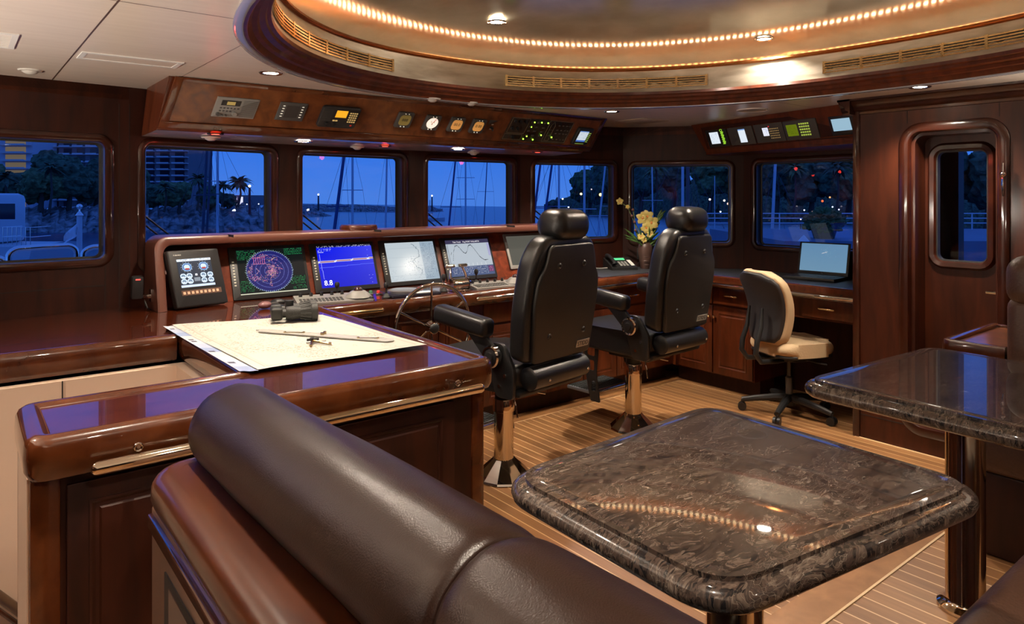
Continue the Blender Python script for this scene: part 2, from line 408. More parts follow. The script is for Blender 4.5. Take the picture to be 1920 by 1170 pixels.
def text(s_, size, M, mat, parent, name='lettering', ext=.0008, world=True, align='CENTER'):
    cu = bpy.data.curves.new(name, 'FONT'); cu.body = s_; cu.size = size; cu.align_x = align; cu.align_y = 'CENTER'; cu.extrude = ext; cu.resolution_u = 2
    o = bpy.data.objects.new(name, cu); C.objects.link(o)
    dg = bpy.context.evaluated_depsgraph_get(); me = bpy.data.meshes.new_from_object(o.evaluated_get(dg))
    bpy.data.objects.remove(o); bpy.data.curves.remove(cu)
    me.transform(M); me.materials.clear(); me.materials.append(mat)
    o = bpy.data.objects.new(name, me); C.objects.link(o)
    if parent is not None:
        o.parent = parent
        if world: me.transform(WM[parent].inverted())
    return o
# raster pictures for screens and printed sheets -------------------------------------------------
class Ras:
    def __init__(s, w_, h_, col): s.w, s.h = w_, h_; s.a = np.zeros((h_, w_, 3)); s.a[:] = lin(col)
    def rect(s, x0, y0, x1, y1, col): s.a[max(0, int(y0)):int(y1), max(0, int(x0)):int(x1)] = lin(col)
    def px(s, x, y, col):
        x, y = int(x), int(y)
        if 0 <= x < s.w and 0 <= y < s.h: s.a[y, x] = lin(col) if not isinstance(col, tuple) or len(col) == 3 else col
    def line(s, x0, y0, x1, y1, col, th=1):
        n = int(max(abs(x1 - x0), abs(y1 - y0)) * 1.5) + 1
        for i in range(n + 1):
            x = x0 + (x1 - x0) * i / n; y = y0 + (y1 - y0) * i / n
            for k in range(th): s.px(x, y + k, col)
    def ring(s, cx, cy_, r, col, fill=False, asp=1.0):
        Y, X = np.mgrid[0:s.h, 0:s.w]; d = np.sqrt(((X - cx) / asp) ** 2 + (Y - cy_) ** 2)
        s.a[(d < r) if fill else (abs(d - r) < .55)] = lin(col)
    def speck(s, cx, cy_, rx, ry, n, cols):
        for _ in range(n): s.px(random.gauss(cx, rx), random.gauss(cy_, ry), random.choice(cols))
    def scribble(s, x0, y0, x1, y1, col, dens=.5, rows=2):
        y = y0
        while y < y1:
            x = x0
            while x < x1:
                if random.random() < dens: s.px(x, y, col)
                x += 1
            y += rows
    def text(s, x, y, t, col):
        F = {'0': '757', '1': '262', '2': '717'}
        for ch in t:
            if ch != ' ': 
                for yy in range(3):
                    for xx in range(2):
                        if random.random() < .75: s.px(x + xx, y + yy, col)
            x += 3
    def mesh(s, name, M, w_, h_, mat, parent, gain=1.0, world=True):
        """front face only: u from 0..w_, v from 0 (bottom)..h_"""
        nx, ny = s.w, s.h
        U, V = np.meshgrid(np.linspace(0, w_, nx + 1), np.linspace(h_, 0, ny + 1))
        co = np.zeros(((nx + 1) * (ny + 1), 3)); co[:, 0] = U.ravel(); co[:, 1] = V.ravel()
        idx = np.arange((nx + 1) * (ny + 1)).reshape(ny + 1, nx + 1)
        q = np.stack([idx[1:, :-1], idx[1:, 1:], idx[:-1, 1:], idx[:-1, :-1]], -1).reshape(-1, 4)
        me = bpy.data.meshes.new(name); me.from_pydata(co.tolist(), [], q.tolist())
        at_ = me.color_attributes.new('Col', 'FLOAT_COLOR', 'CORNER')
        c = np.ones((nx * ny, 4, 4)); c[:, :, :3] = (s.a.reshape(-1, 1, 3) * gain); at_.data.foreach_set('color', c.ravel())
        me.transform(M); me.materials.append(mat)
        o = bpy.data.objects.new(name, me); C.objects.link(o)
        if parent is not None:
            o.parent = parent
            if world: me.transform(WM[parent].inverted())
            WM[o] = WM[parent]
        return o

# ================================================================== the room
V = [(-1.7, 4.39), (0.80, 4.62), (1.74, 4.76), (2.80, 4.82), (3.88, 4.76), (4.87, 4.46), (5.53, 3.62), (5.53, 1.9)]
mb = MB(); mb.box((.2, 2.2, -.06), (.86, 2.6, 0)); mb.box((-1.8, -3.5, -.06), (6.4, 2.2, 0)); mb.box((.86, 2.2, -.06), (6.4, 3.3, 0)); mb.box((0.86, 3.3, -.06), (6.4, 5.2, 0)); struct('floor', mb, TEAK, smooth=0)
mb = MB()   # border planks and their holly strips along the cabinets
mb.box((1.72, 3.86, 0), (5.0, 3.99, .002)); mb.box((4.92, 2.25, 0), (5.02, 3.86, .002)); struct('trim_1', mb, TEAKB, smooth=0)
mb = MB(); mb.box((1.72, 3.852, 0), (4.92, 3.86, .0026)); mb.box((4.912, 2.25, 0), (4.92, 3.86, .0026)); struct('trim_2', mb, HOLLY, smooth=0)
WINS = {0: (.90, 2.389, 1.24, 1.912), 1: (.091, .906, 1.174, 1.907), 2: (.172, 1.009, 1.2, 1.905), 3: (.166, 1.009, 1.2, 1.903),
        4: (.14, .944, 1.213, 1.895), 5: (.083, .957, 1.18, 1.886), 6: (.12, 1.35, 1.168, 1.893)}
for i in range(7):
    M, L = facet(V[i], V[i + 1]); u0, u1, v0, v1 = WINS[i]
    hole = rrect(u0, v0, u1, v1, .04)
    mb = MB(); mb.plate([(0, 0), (L, 0), (L, CEIL + .02), (0, CEIL + .02)], [hole], -.10, M)
    nmz = 'wall_front' if i < 5 else 'wall_starboard'
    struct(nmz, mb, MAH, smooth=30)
    wn_ = bpy.data.objects.new('window_%d' % (i + 1), None); C.objects.link(wn_); wn_['kind'] = 'structure'; wn_.location = M @ Vector(((u0 + u1) / 2, v0, 0)); WM[wn_] = Matrix.Translation(wn_.location)
    prof = [(-.002, -.03), (-.002, .004), (.004, .013), (.016, .017), (.032, .015), (.042, .008), (.045, -.002)]
    mb = MB(); mb.sweep(hole, prof, M); mb.build('frame', MAHF, wn_)
    mb = MB(); mb.sweep(hole, [(-.012, -.10), (-.012, -.092), (-.0005, -.088), (-.0005, -.028), (.003, -.028), (.003, -.10)], M); mb.build('gasket', RUBBER, wn_)
    mb = MB(); mb.plate(rrect(u0 + .004, v0 + .004, u1 - .004, v1 - .004, .036), [], 0, M @ Matrix.Translation((0, 0, -.093))); mb.build('pane', GLASS, wn_, smooth=0)
    mb = MB()   # joint lines of the panelling
    for uu in ((.004,) if i else (2.46,)):
        mb.box((uu - .002, .95, 0), (uu + .002, CEIL - .1, .0015), M)
    if i == 0: mb.box((0, 1.085, 0), (L - .12, 1.091, .0015), M); mb.box((L - .125, .95, 0), (L - .121, 1.2, .0015), M)
    struct('trim_3', mb, SEAM, smooth=0)
    # crown under the ceiling
    mb = MB(); mb.sweep([(0, 0), (L, 0)], [(0, 0), (-.055, 0), (-.05, -.02), (-.03, -.03), (-.022, -.055), (0, -.075)], Matrix.Translation((0, 0, CEIL)) @ Matrix.Translation((V[i][0], V[i][1], 0)) @ Matrix.Rotation(math.atan2(V[i + 1][1] - V[i][1], V[i + 1][0] - V[i][0]), 4, 'Z') @ Matrix.Diagonal((1, 1, 1, 1)), closed=False)
    if i in (0, 4, 5): struct('trim_4', mb, MAHD)
    else: mb.bm.free()
# port, aft and far starboard walls (out of the picture, they close the room)
mb = MB(); mb.box((-1.80, -3.4, -1.4), (-1.70, 4.41, CEIL)); struct('wall_port', mb, MAH, smooth=0)
mb = MB(); mb.box((-1.8, -3.5, -1.4), (4.8, -3.4, CEIL)); struct('wall_back', mb, MAH, smooth=0)
# stairwell: cream laminate, going down
mb = MB()
mb.box((-1.7, 3.45, -1.4), (.84, 3.5, .83)); struct('wall_stairwell', mb, CREAM, smooth=0)
mb = MB(); mb.box((.79, 2.62, -1.4), (.84, 3.45, .83)); struct('wall_stairwell', mb, CREAM, smooth=0)
mb = MB(); mb.box((.349, 3.446, -1.4), (.353, 3.4505, .83)); struct('trim_5', mb, SEAM, smooth=0)
mb = MB(); mb.box((-1.7, 2.2, -1.46), (.84, 3.5, -1.4)); struct('floor', mb, CREAM, smooth=0)

# ceiling with the oval opening and the shallow dome above it
ECX, ECY, EA, EB, EN = 2.52, 1.87, 1.79, 2.05, 2.2
def SE(t, off=0):
    c, s = math.cos(t), math.sin(t)
    return (ECX + (EA - off) * math.copysign(abs(c) ** (2 / EN), c), ECY + (EB - off) * math.copysign(abs(s) ** (2 / EN), s))
NT = 128
TS = []
_p = [SE(i * 2 * PI / 2000) for i in range(2001)]; _l = [0]
for a_, b_ in zip(_p, _p[1:]): _l.append(_l[-1] + math.dist(a_, b_))
def t_at(s_):
    s_ = s_ % _l[-1]; return float(np.interp(s_, _l, [i * 2 * PI / 2000 for i in range(2001)]))
TS = [t_at(_l[-1] * k / NT) for k in range(NT)]
def oval(off=0): return [SE(t, off) for t in TS]
mb = MB(); mb.plate([(-1.8, -3.5), (6.2, -3.5), (6.2, 5.2), (-1.8, 5.2)], [oval(0)], .05, Matrix.Translation((0, 0, CEIL)))
struct('ceiling', mb, CEILM, smooth=0)
def ring(name, prof, mat, kind='structure', parent=None, smooth=40):
    mb = MB(); n = len(TS); rings = [[mb.bm.verts.new((*SE(t, o), z)) for o, z in prof] for t in TS]
    for i in range(n):
        A, B = rings[i], rings[(i + 1) % n]
        for k in range(len(prof) - 1): mb.bm.faces.new((A[k], B[k], B[k + 1], A[k + 1]))
    o = mb.build(name, mat, parent, smooth=smooth)
    if kind: o['kind'] = kind
    return o
ring('trim_6', [(-.03, 2.241), (-.03, 2.232), (-.015, 2.228), (.006, 2.232), (.008, 2.25)], plain('grey_lacquer', (.42, .42, .45), .2, 0, 1))
ring('trim_7', [(.002, 2.25), (.004, 2.238), (.02, 2.236), (.03, 2.25), (.035, 2.262), (.055, 2.266), (.062, 2.282), (.085, 2.292), (.09, 2.306), (.105, 2.312), (.108, 2.33)], MAHD)
ring('trim_8', [(.106, 2.325), (.100, 2.40), (.100, 2.478)], SILVER)
ring('trim_9', [(.100, 2.476), (.112, 2.478), (.120, 2.486), (.118, 2.498), (.108, 2.500), (.100, 2.488), (-.02, 2.486), (-.06, 2.515)], COPPER)
def dz(o):
    if o < .35: return float(np.interp(o, (-.02, .03, .09, .16, .25, .35), (2.566, 2.586, 2.598, 2.607, 2.615, 2.624)))
    u = min(1.4, o - .35); return 2.624 + .19 * (u - u * u / 2.8)
dome = [(-.06, 2.513), (-.058, 2.535), (-.045, 2.552), (-.02, 2.566)] + [(o, dz(o)) for o in (.03, .09, .16, .25, .35, .45, .55, .65, .75, .85, .95, 1.05, 1.15, 1.25, 1.35, 1.45, 1.55, 1.65, 1.72, 1.775)]
def domez(x, y):
    q = (abs((x - ECX) / EA) ** EN + abs((y - ECY) / EB) ** EN) ** (1 / EN); return dz((1 - q) * 1.8)
ring('ceiling', dome, GOLD, smooth=60)
# rope light lying in the cove
nb = int(_l[-1] / .042); RP = [(*SE(t_at(_l[-1] * k / (nb * 2)), .045), 2.497) for k in range(nb * 2)]
mb = MB(); mb.tube(RP, .0078, 6, closed=True)
m, nt, b = nm('rope_light_bulbs'); a_ = nt.nodes.new('ShaderNodeVertexColor'); a_.layer_name = 'Col'; nt.links.new(a_.outputs[0], b.inputs['Emission Color']); b.inputs['Emission Strength'].default_value = 20
o = mb.build('rope_light', m, smooth=60, recalc=False)
ca = o.data.color_attributes.new('Col', 'FLOAT_COLOR', 'CORNER'); cv = np.zeros((len(o.data.loops), 4)); cv[:, 3] = 1
for p_ in o.data.polygons:
    if (p_.index // 6) % 2 == 0:
        for li in p_.loop_indices: cv[li, :3] = (1, .80, .52)
ca.data.foreach_set('color', cv.ravel())
tag(o, 'rope of tiny warm bulbs hidden in the cove around the oval ceiling dome', 'rope light')
# air grilles let into the silver band
def grille(s0, s1, label):
    L0, L1 = [float(np.interp(t % (2 * PI), [i * 2 * PI / 2000 for i in range(2001)], _l)) - (_l[-1] if t < 0 else 0) for t in (s0, s1)]
    mid = SE(t_at((L0 + L1) / 2), .1)
    g = thing('air_grille', label, 'air grille', (mid[0], mid[1], 2.36), group='air grilles in the silver band')
    n = max(4, int((L1 - L0) / .06)); ts = [t_at(L0 + (L1 - L0) * k / n) for k in range(n + 1)]
    def strip(name, z0, z1, off, mat):
        mb = MB(); A = [mb.bm.verts.new((*SE(t, off), z0)) for t in ts]; B = [mb.bm.verts.new((*SE(t, off), z1)) for t in ts]
        A2 = [mb.bm.verts.new((*SE(t, off - .006), z0)) for t in ts]; B2 = [mb.bm.verts.new((*SE(t, off - .006), z1)) for t in ts]
        for k in range(n):
            mb.bm.faces.new((A[k], A[k + 1], B[k + 1], B[k])); mb.bm.faces.new((A[k], A2[k], A2[k + 1], A[k + 1])); mb.bm.faces.new((B[k], B[k + 1], B2[k + 1], B2[k]))
        return mb.build(name, mat, g)
    strip('backing', 2.357, 2.427, .1015, BLKM)
    for k in range(5): strip('slat', 2.3565 + k * .0152, 2.3655 + k * .0152, .110, BRASS)
    nb_ = max(2, round((L1 - L0) / .22))
    for k in range(nb_ + 1):
        t = t_at(L0 + (L1 - L0) * k / nb_); x, y = SE(t, .108); x2, y2 = SE(t + .01, .108); a = math.atan2(y2 - y, x2 - x)
        mb = MB(); mb.box((-.008, -.005, 2.354), (.008, .005, 2.430), Matrix.Translation((x, y, 0)) @ Matrix.Rotation(a, 4, 'Z')); mb.build('bracket', BRASS, g)
grille(1.806, 2.72, 'long brass air grille in the silver band, above the orange-screened radio')
grille(.522, 1.346, 'middle brass air grille in the silver band, above the engine alarm panel')
grille(-.75, .132, 'right-hand brass air grille in the silver band, above the wooden door')
# ---------------------------------------------------------------- starboard cabinet wall with the door
X0 = 4.70
Ms = basis((X0, 2.225, 0), (0, -1, 0), (0, 0, 1), (-1, 0, 0))   # u runs aft, w into the room
hole = rrect(.335, .17, .815, 2.0, .075, 8)
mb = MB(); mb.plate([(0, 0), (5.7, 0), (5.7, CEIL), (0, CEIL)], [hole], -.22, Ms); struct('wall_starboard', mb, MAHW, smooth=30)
mb = MB(); mb.box((X0 + .001, 2.10, 0), (5.6, 2.222, CEIL)); struct('wall_starboard', mb, MAH, smooth=0)
mb = MB(); mb.sweep(hole, [(-.004, -.02), (-.004, .006), (.003, .018), (.02, .023), (.045, .020), (.058, .010), (.06, -.002)], Ms); struct('trim_10', mb, MAHF)
mb = MB(); mb.sweep(hole, [(-.022, -.20), (-.022, -.028), (0.0, -.026), (.002, -.20)], Ms); struct('trim_10', mb, MAHW)
mb = MB()
for u in (.322, .82): mb.box((u - .0015, 2.06, 0), (u + .0015, CEIL - .1, .0015), Ms)
mb.box((0, .155, 0), (.34, .16, .002), Ms); mb.box((.78, .155, 0), (.9, .16, .002), Ms); struct('trim_3', mb, SEAM, smooth=0)
mb = MB(); mb.box((-.018, 0, -.02), (.03, CEIL - .06, .016), Ms, bev=.012); struct('trim_11', mb, MAHF); mb = MB(); mb.box((4.682, 1.205, 0), (4.6995, 2.225, .006)); struct('trim_2', mb, HOLLY, smooth=0)
def crown(name, a, b, n):
    a = Vector((*a, CEIL)); b = Vector((*b, CEIL)); M = basis(a, n, (0, 0, 1), Vector(n).cross(Vector((0, 0, 1))))
    L = (b - a).length; sgn = 1 if (b - a).dot(Vector(M.col[2][:3])) > 0 else -1
    pr = [(0, 0), (.085, 0), (.085, -.012), (.068, -.018), (.060, -.036), (.036, -.052), (.030, -.070), (.010, -.082), (.010, -.098), (0, -.10)]
    mb = MB(); mb.prism(pr, 0 if sgn > 0 else -L, L if sgn > 0 else 0, M); struct(name, mb, MAHF)
crown('trim_12', (X0, 2.31), (X0, -3.4), (-1, 0, 0)); crown('trim_12', (X0 - .085, 2.225), (5.4, 2.225), (0, 1, 0))
# door in its recess
d1 = bpy.data.objects.new('door_1', None); C.objects.link(d1); d1.location = (4.88, 1.65, .15); d1['kind'] = 'structure'; WM[d1] = Matrix.Translation(d1.location)
Md = basis((4.88, 2.0, 0), (0, -1, 0), (0, 0, 1), (-1, 0, 0))
dh = rrect(.195, 1.19, .485, 1.89, .05)
mb = MB(); mb.plate([(0, .1), (.75, .1), (.75, 2.1), (0, 2.1)], [dh], -.04, Md); mb.build('leaf', MAHW, d1, smooth=30)
mb = MB(); mb.sweep(dh, [(-.003, -.02), (-.003, .008), (.006, .02), (.03, .024), (.043, .012), (.046, 0)], Md); mb.build('window_frame', MAHF, d1)
mb = MB(); mb.sweep(dh, [(-.012, -.035), (-.010, .0), (.001, .003), (.001, -.035)], Md); mb.build('gasket', RUBBER, d1)
mb = MB(); mb.plate(rrect(.196, 1.191, .484, 1.889, .049), [], 0, Md @ Matrix.Translation((0, 0, -.03))); mb.build('pane', GLASS, d1, smooth=0)
mb = MB(); mb.tube([(4.875, 1.40, 1.03), (4.80, 1.40, 1.03), (4.79, 1.41, 1.03), (4.79, 1.50, 1.03)], .009, 10); mb.cyl((4.88, 1.40, 1.03), (4.872, 1.40, 1.03), .024); mb.build('handle', CHROME, d1)
h_ = thing('dogging_handle', 'chrome dogging lever on the door frame, right of the dark door window', 'handle', (4.68, 1.375, 1.6))
mb = MB(); mb.tube([(4.665, 1.375, 1.60), (4.66, 1.377, 1.66), (4.66, 1.376, 1.72), (4.662, 1.375, 1.79)], .008, 10, rs=[.005, .010, .006, .006])
mb.build('lever', CHROME, h_); mb = MB(); mb.sph((4.662, 1.375, 1.725), .017); mb.cyl((4.70, 1.375, 1.725), (4.662, 1.375, 1.725), .012); mb.build('boss', CHROME, h_)
# dark space and deck glow beyond the door stay open to the dusk outside
# raised platform under the settee area
mb = MB(); mb.box((.34, -1.2, 0.0), (4.69, 1.20, .298)); struct('floor', mb, TEAK, smooth=0)
mb = MB(); mb.box((.34, 1.08, .298), (4.69, 1.20, .301)); struct('trim_1', mb, TEAKB, smooth=0)
mb = MB(); mb.box((.34, 1.072, .298), (4.69, 1.08, .3016)); struct('trim_2', mb, HOLLY, smooth=0)

# ================================================================== lamps and fittings in the ceiling
def downlight(x, y, z, wt, deg, label, col=WARM, r=.042, group='ceiling downlights'):
    if z > 2.3: z = domez(x, y) - .004
    t = thing('downlight', label, 'downlight', (x, y, z), group=group)
    mb = MB(); mb.lathe([(r, .004), (r + .002, -.004), (r + .014, -.005), (r + .018, -.001), (r + .018, .002)], (x, y, z)); mb.build('trim_ring', CHROME, t)
    mb = MB(); mb.lathe([(0, -.001), (r * .8, -.0015), (r, .002)], (x, y, z)); mb.build('lens', LENS, t)
    l = bpy.data.lights.new('lamp', 'SPOT'); l.energy = wt * LAMPS; l.color = col; l.spot_size = math.radians(deg); l.spot_blend = .6; l.shadow_soft_size = .03
    lo = bpy.data.objects.new('lamp', l); C.objects.link(lo); lo.location = (0, 0, -.015); lo.parent = t
    return t
LAB = ['lit downlight above the grey-faced radio, at the oval ceiling rim', 'lit downlight above the right helm chair, near the small alarm plotter', 'lit downlight in front of the wooden door crown',
       'lit downlight under the overhead console, above the second front window', 'lit downlight under the overhead console, above the fourth front window',
       'lit downlight let into the gold dome, above the office chair side', 'downlight over the stairwell, left behind the camera', 'downlight over the aft end of the leather sofa',
       'downlight in the dome over the chart table', 'downlight in the dome over the nearest granite table', 'downlight in the dome over the far settee', 'downlight over the port counter',
       'downlight behind the camera on the port side', 'downlight behind the camera on the starboard side', 'downlight in the dome in front of the helm']
for (x, y, z, wt, deg), lb in zip(DOWN, LAB): downlight(x, y, z, wt, deg, lb, NEUT if z < 2 else WARM)
for x, y, z, lb in ((1.167, 4.191, 1.957, 'red night lamp under the overhead console, below the grey-faced radio'), (2.368, 4.408, 1.953, 'red night lamp under the overhead console, below the round gauges'),
                (3.665, 4.275, 1.956, 'red night lamp under the overhead console, right end by the small plotter'), (5.02, 3.06, CEIL, 'red night lamp in the ceiling above the starboard instrument row')):
    t = thing('red_lamp', lb, 'lamp', (x, y, z), group='red night lamps')
    mb = MB(); mb.lathe([(.028, .004), (.03, -.004), (.042, -.005), (.046, .001)], (x, y, z)); mb.build('trim_ring', BLKP, t)
    mb = MB(); mb.lathe([(0, -.004), (.02, -.0035), (.028, .001)], (x, y, z)); mb.build('lens', LEDR, t)
    l = bpy.data.lights.new('lamp', 'POINT'); l.energy = .25; l.color = (1, .05, .03); l.shadow_soft_size = .02
    lo = bpy.data.objects.new('lamp', l); C.objects.link(lo); lo.location = (0, 0, -.04); lo.parent = t
for x, y, z, r, lb in ((.30, 4.30, CEIL, .05, 'white smoke detector on the ceiling above the left window'), (2.456, 4.045 - .12, CEIL, .05, 'white detector on the ceiling above the white dial gauge'), (2.766, 4.043 - .12, CEIL, .045, 'white detector on the ceiling above the two amber gauges'),
                       (1.20, 4.40, 1.953, .05, 'white sensor dome under the console beside the red lamp, over the palm-tree window'), (2.25, 4.60, 1.953, .045, 'white sensor dome under the console, over the third front window'),
                       (3.28, 4.62, 1.953, .045, 'white sensor dome under the console, over the fourth front window')):
    t = thing('detector', lb, 'smoke detector', (x, y, z))
    mb = MB(); mb.lathe([(0, -.008), (r, -.006), (r + .006, .001)], (x, y, z)); mb.build('base', WHITEP, t)
    mb = MB(); mb.lathe([(0, -.022), (r * .35, -.021), (r * .6, -.014), (r * .75, -.007)], (x, y, z)); mb.build('sensor_cap', WHITEP, t)
def hatch(x0, y0, x1, y1, label, slots):
    t = thing('ceiling_vent', label, 'ceiling vent', ((x0 + x1) / 2, (y0 + y1) / 2, CEIL))
    mb = MB(); M = Matrix.Translation((0, 0, CEIL - .004))
    mb.sweep([(x0, y0), (x1, y0), (x1, y1), (x0, y1)], [(-.022, 0), (0, 0), (0, .004), (-.022, .006)], M); mb.build('frame', WHITE, t)
    mb = MB(); mb.box((x0 + .022, y0 + .022, CEIL - .002), (x1 - .022, y1 - .022, CEIL - .0005)); mb.build('panel', CEILM, t)
    if slots:
        mb = MB(); n = 14
        for k in range(n): yy = y0 + .03 + (y1 - y0 - .06) * k / (n - 1); mb.box((x0 + .024, yy - .004, CEIL - .004), (x1 - .024, yy, CEIL - .002))
        mb.build('louvre', WHITE, t)
hatch(.44, 3.60, .86, 3.78, 'flush ceiling panel with white frame, left of the overhead console', 0)
hatch(-.55, 3.38, .20, 3.72, 'slotted white ceiling vent at the left edge of the ceiling', 1)
t = thing('ceiling_speaker', 'round flush ceiling speaker above the right helm chair', 'speaker', (4.62, 2.95, CEIL))
mb = MB(); mb.lathe([(0, -.004), (.09, -.004), (.098, -.006), (.104, 0)], (4.62, 2.95, CEIL)); mb.build('grille', plain('beige_mesh', (.42, .34, .22), .6), t)
mb = MB(); mb.lathe([(.10, 0), (.102, -.007), (.110, -.005), (.112, 0)], (4.62, 2.95, CEIL)); mb.build('trim_ring', WHITE, t)
t = thing('ceiling_hatch', 'small square flush hatch in the ceiling near the front corner', 'hatch', (4.55, 3.95, CEIL))
mb = MB(); mb.box((4.40, 3.80, CEIL - .005), (4.72, 4.12, CEIL - .0005), bev=.002); mb.build('cover', plain('beige_cover', (.48, .40, .30), .5), t)

def wall_fill(x, y, z, dx, dy, label):  # made-up wall lamps out of view, added to brighten the ceiling
    t = thing('fill_lamp', label, 'added fill lamp', (x, y, z), group='unseen wall lamps added to fill the ceiling')
    M = basis((x, y, z), (-dy, dx, 0), (0, 0, 1), (dx, dy, 0)); mb = MB(); mb.box((-.10, -.10, 0), (.10, .04, .012), M, bev=.004); mb.build('back_plate', BRASS, t)
    mb = MB(); mb.lathe([(.02, -.07), (.06, -.03), (.085, .03), (.080, .03), (.055, -.02), (0, -.05)], tuple(M @ Vector((0, 0, .09))), 24); mb.build('bowl', BRASS, t)
    l = bpy.data.lights.new('lamp', 'SPOT'); l.energy = FILL_W; l.color = (1, .86, .72); l.spot_size = math.radians(150); l.spot_blend = 1; l.shadow_soft_size = .02
    lo = bpy.data.objects.new('lamp', l); C.objects.link(lo); lo.location = (dx * .09, dy * .09, .035); lo.parent = t
    lo.rotation_euler = Vector((dx * .75, dy * .75, 1)).to_track_quat('-Z', 'Y').to_euler()
for x, y, dx, dy, lb in ((-1.70, 3.2, 1, 0, 'brass wall uplighter added unseen on the port wall over the stairwell to light the ceiling'), (-1.70, 1.9, 1, 0, 'brass wall uplighter added unseen on the port wall by the stair foot to light the ceiling'), (-1.70, -1.2, 1, 0, 'brass wall uplighter added unseen on the port wall, aft corner, to light the ceiling'),
                         (4.70, .1, -1, 0, 'brass wall uplighter added unseen on the starboard wall behind the settee to light the ceiling')):
    wall_fill(x, y, 1.36, dx, dy, lb)

# ================================================================== counters and cabinets
def rpath(pts, r=.05, n=5):
    out = [pts[0]]
    for a, b, c in zip(pts, pts[1:], pts[2:]):
        a, b, c = Vector(a), Vector(b), Vector(c); u = (a - b).normalized(); v = (c - b).normalized()
        p, q = b + u * r, b + v * r
        for k in range(n + 1):
            s_ = k / n; out.append(tuple(p * (1 - s_) ** 2 + b * 2 * s_ * (1 - s_) + q * s_ * s_))
    return out + [pts[-1]]
BULL = [(-.045, .0), (-.040, .006), (-.022, .012), (-.004, .011), (.010, .003), (.018, -.012), (.020, -.045), (.018, -.085), (.008, -.104), (-.012, -.108), (-.03, -.108), (-.04, -.03)]
BULLH = [(-.045, .0), (-.040, .004), (-.02, .007), (-.002, .005), (.012, -.004), (.018, -.016), (.018, -.04), (.008, -.052), (-.012, -.056), (-.03, -.056)]
def M_z(z): return Matrix.Translation((0, 0, z))
def pull(parent, c, u, n, wd=.095, name='handle'):
    c = Vector(c); u = Vector(u); n = Vector(n); mb = MB()
    a = c - u * wd / 2 + n * .025; b = c + u * wd / 2 + n * .025
    mb.tube([a - u * .012, a, c + n * .027, b, b + u * .012], .007, 10, rs=[.005, .009, .007, .009, .005])
    mb.cyl(a, a - n * .025, .004); mb.cyl(b, b - n * .025, .004); return mb.build(name, BRASS, parent)
def front(parent, M, w_, h_, kind='door', hside=1, hz=None, mat=MAHD):
    """door or drawer front in local (u,v); M places its lower left corner on the carcass, w out of it"""
    g = .003
    mb = MB(); mb.box((g, g, 0), (w_ - g, h_ - g, .018), M, bev=.003)
    if kind == 'door':
        ins = .055
        lp = [(ins, ins), (w_ - ins, ins), (w_ - ins, h_ - ins), (ins, h_ - ins)]
        mb.sweep(lp, [(.0, .017), (0, .022), (-.006, .024), (-.014, .019), (-.014, .017)], M)
        mb.prism([(ins + .024, ins + .024), (w_ - ins - .024, ins + .024), (w_ - ins - .024, h_ - ins - .024), (ins + .024, h_ - ins - .024)], .012, .024, M, bev=.005, seg=1)
    o = mb.build('door' if kind == 'door' else 'drawer', mat, parent, smooth=30)
    R = M.to_3x3()
    if kind == 'drawer':
        pull(o, M @ Vector((w_ / 2, h_ / 2, .018)), R @ Vector((1, 0, 0)), R @ Vector((0, 0, 1)))
    elif hside is not None:
        mb = MB(); u = w_ - .022 if hside > 0 else .022; v = hz if hz else h_ - .09
        p = M @ Vector((u, v, .018)); q = M @ Vector((u, v, .04)); mb.cyl(p, q, .006, .009, 12); mb.sph(q, .013, u=12, v=8); mb.build('knob', BRASS, o)
    return o
# ---- the long helm counter
hc = thing('helm_counter', 'long varnished helm counter under the front windows, turning aft below the starboard windows', 'counter', (2.4, 4.1, 0))
poly = [(-1.69, 3.52), (.85, 3.52), (.85, 3.84), (4.80, 3.84), (4.80, 2.235), (5.525, 2.235), (5.52, 3.61), (4.86, 4.44), (3.88, 4.745), (2.80, 4.805), (1.74, 4.745), (.80, 4.605), (-1.69, 4.375)]
mb = MB(); mb.plate(poly, [], -.03, M_z(.95)); mb.build('worktop', MAHT, hc, smooth=0)
mb = MB(); mb.sweep([(-1.69, 3.50), (.80, 3.50)], BULL, M_z(.95), closed=False); mb.build('edge', MAHG, hc)
mb = MB(); mb.sweep(rpath([(1.68, 3.85), (4.82, 3.85), (4.82, 2.24)], .02), [(a * 1.0, b * .8) for a, b in BULL], M_z(.95), closed=False); mb.build('edge', MAHG, hc)
mb = MB(); mb.plate([(4.06, 3.93), (4.90, 3.93), (4.90, 2.26), (5.50, 2.26), (5.50, 3.60), (4.85, 4.40), (4.06, 4.66)], [], .002, M_z(.9505)); mb.build('desk_pad', plain('blue_black_pad', (.035, .038, .046), .5, bump=.1), hc, smooth=0)
# ---- base cabinets
def carcass(t, pts, z0, z1, mat=MAHD, toe=None):
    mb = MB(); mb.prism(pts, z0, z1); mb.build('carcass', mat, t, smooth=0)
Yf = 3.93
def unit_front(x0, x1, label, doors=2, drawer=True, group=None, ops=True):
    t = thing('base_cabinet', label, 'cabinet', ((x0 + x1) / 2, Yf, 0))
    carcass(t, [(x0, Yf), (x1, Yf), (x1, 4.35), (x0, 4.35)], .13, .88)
    mb = MB(); mb.box((x0, Yf + .07, 0), (x1, 4.3, .13)); mb.build('toe_kick', MAH, t, smooth=0)
    M = basis((x0, Yf, .14), (1, 0, 0), (0, 0, 1), (0, -1, 0))
    w_ = (x1 - x0) / doors
    dz = .56 if drawer else .72
    for k in range(doors): front(t, M @ Matrix.Translation((k * w_, 0, 0)), w_, dz, 'door', 1 if k == 0 and doors > 1 else -1)
    if drawer:
        for k in range(drawer): front(t, M @ Matrix.Translation((k * (x1 - x0) / drawer, dz + .01, 0)), (x1 - x0) / drawer, .15, 'drawer')
    return t
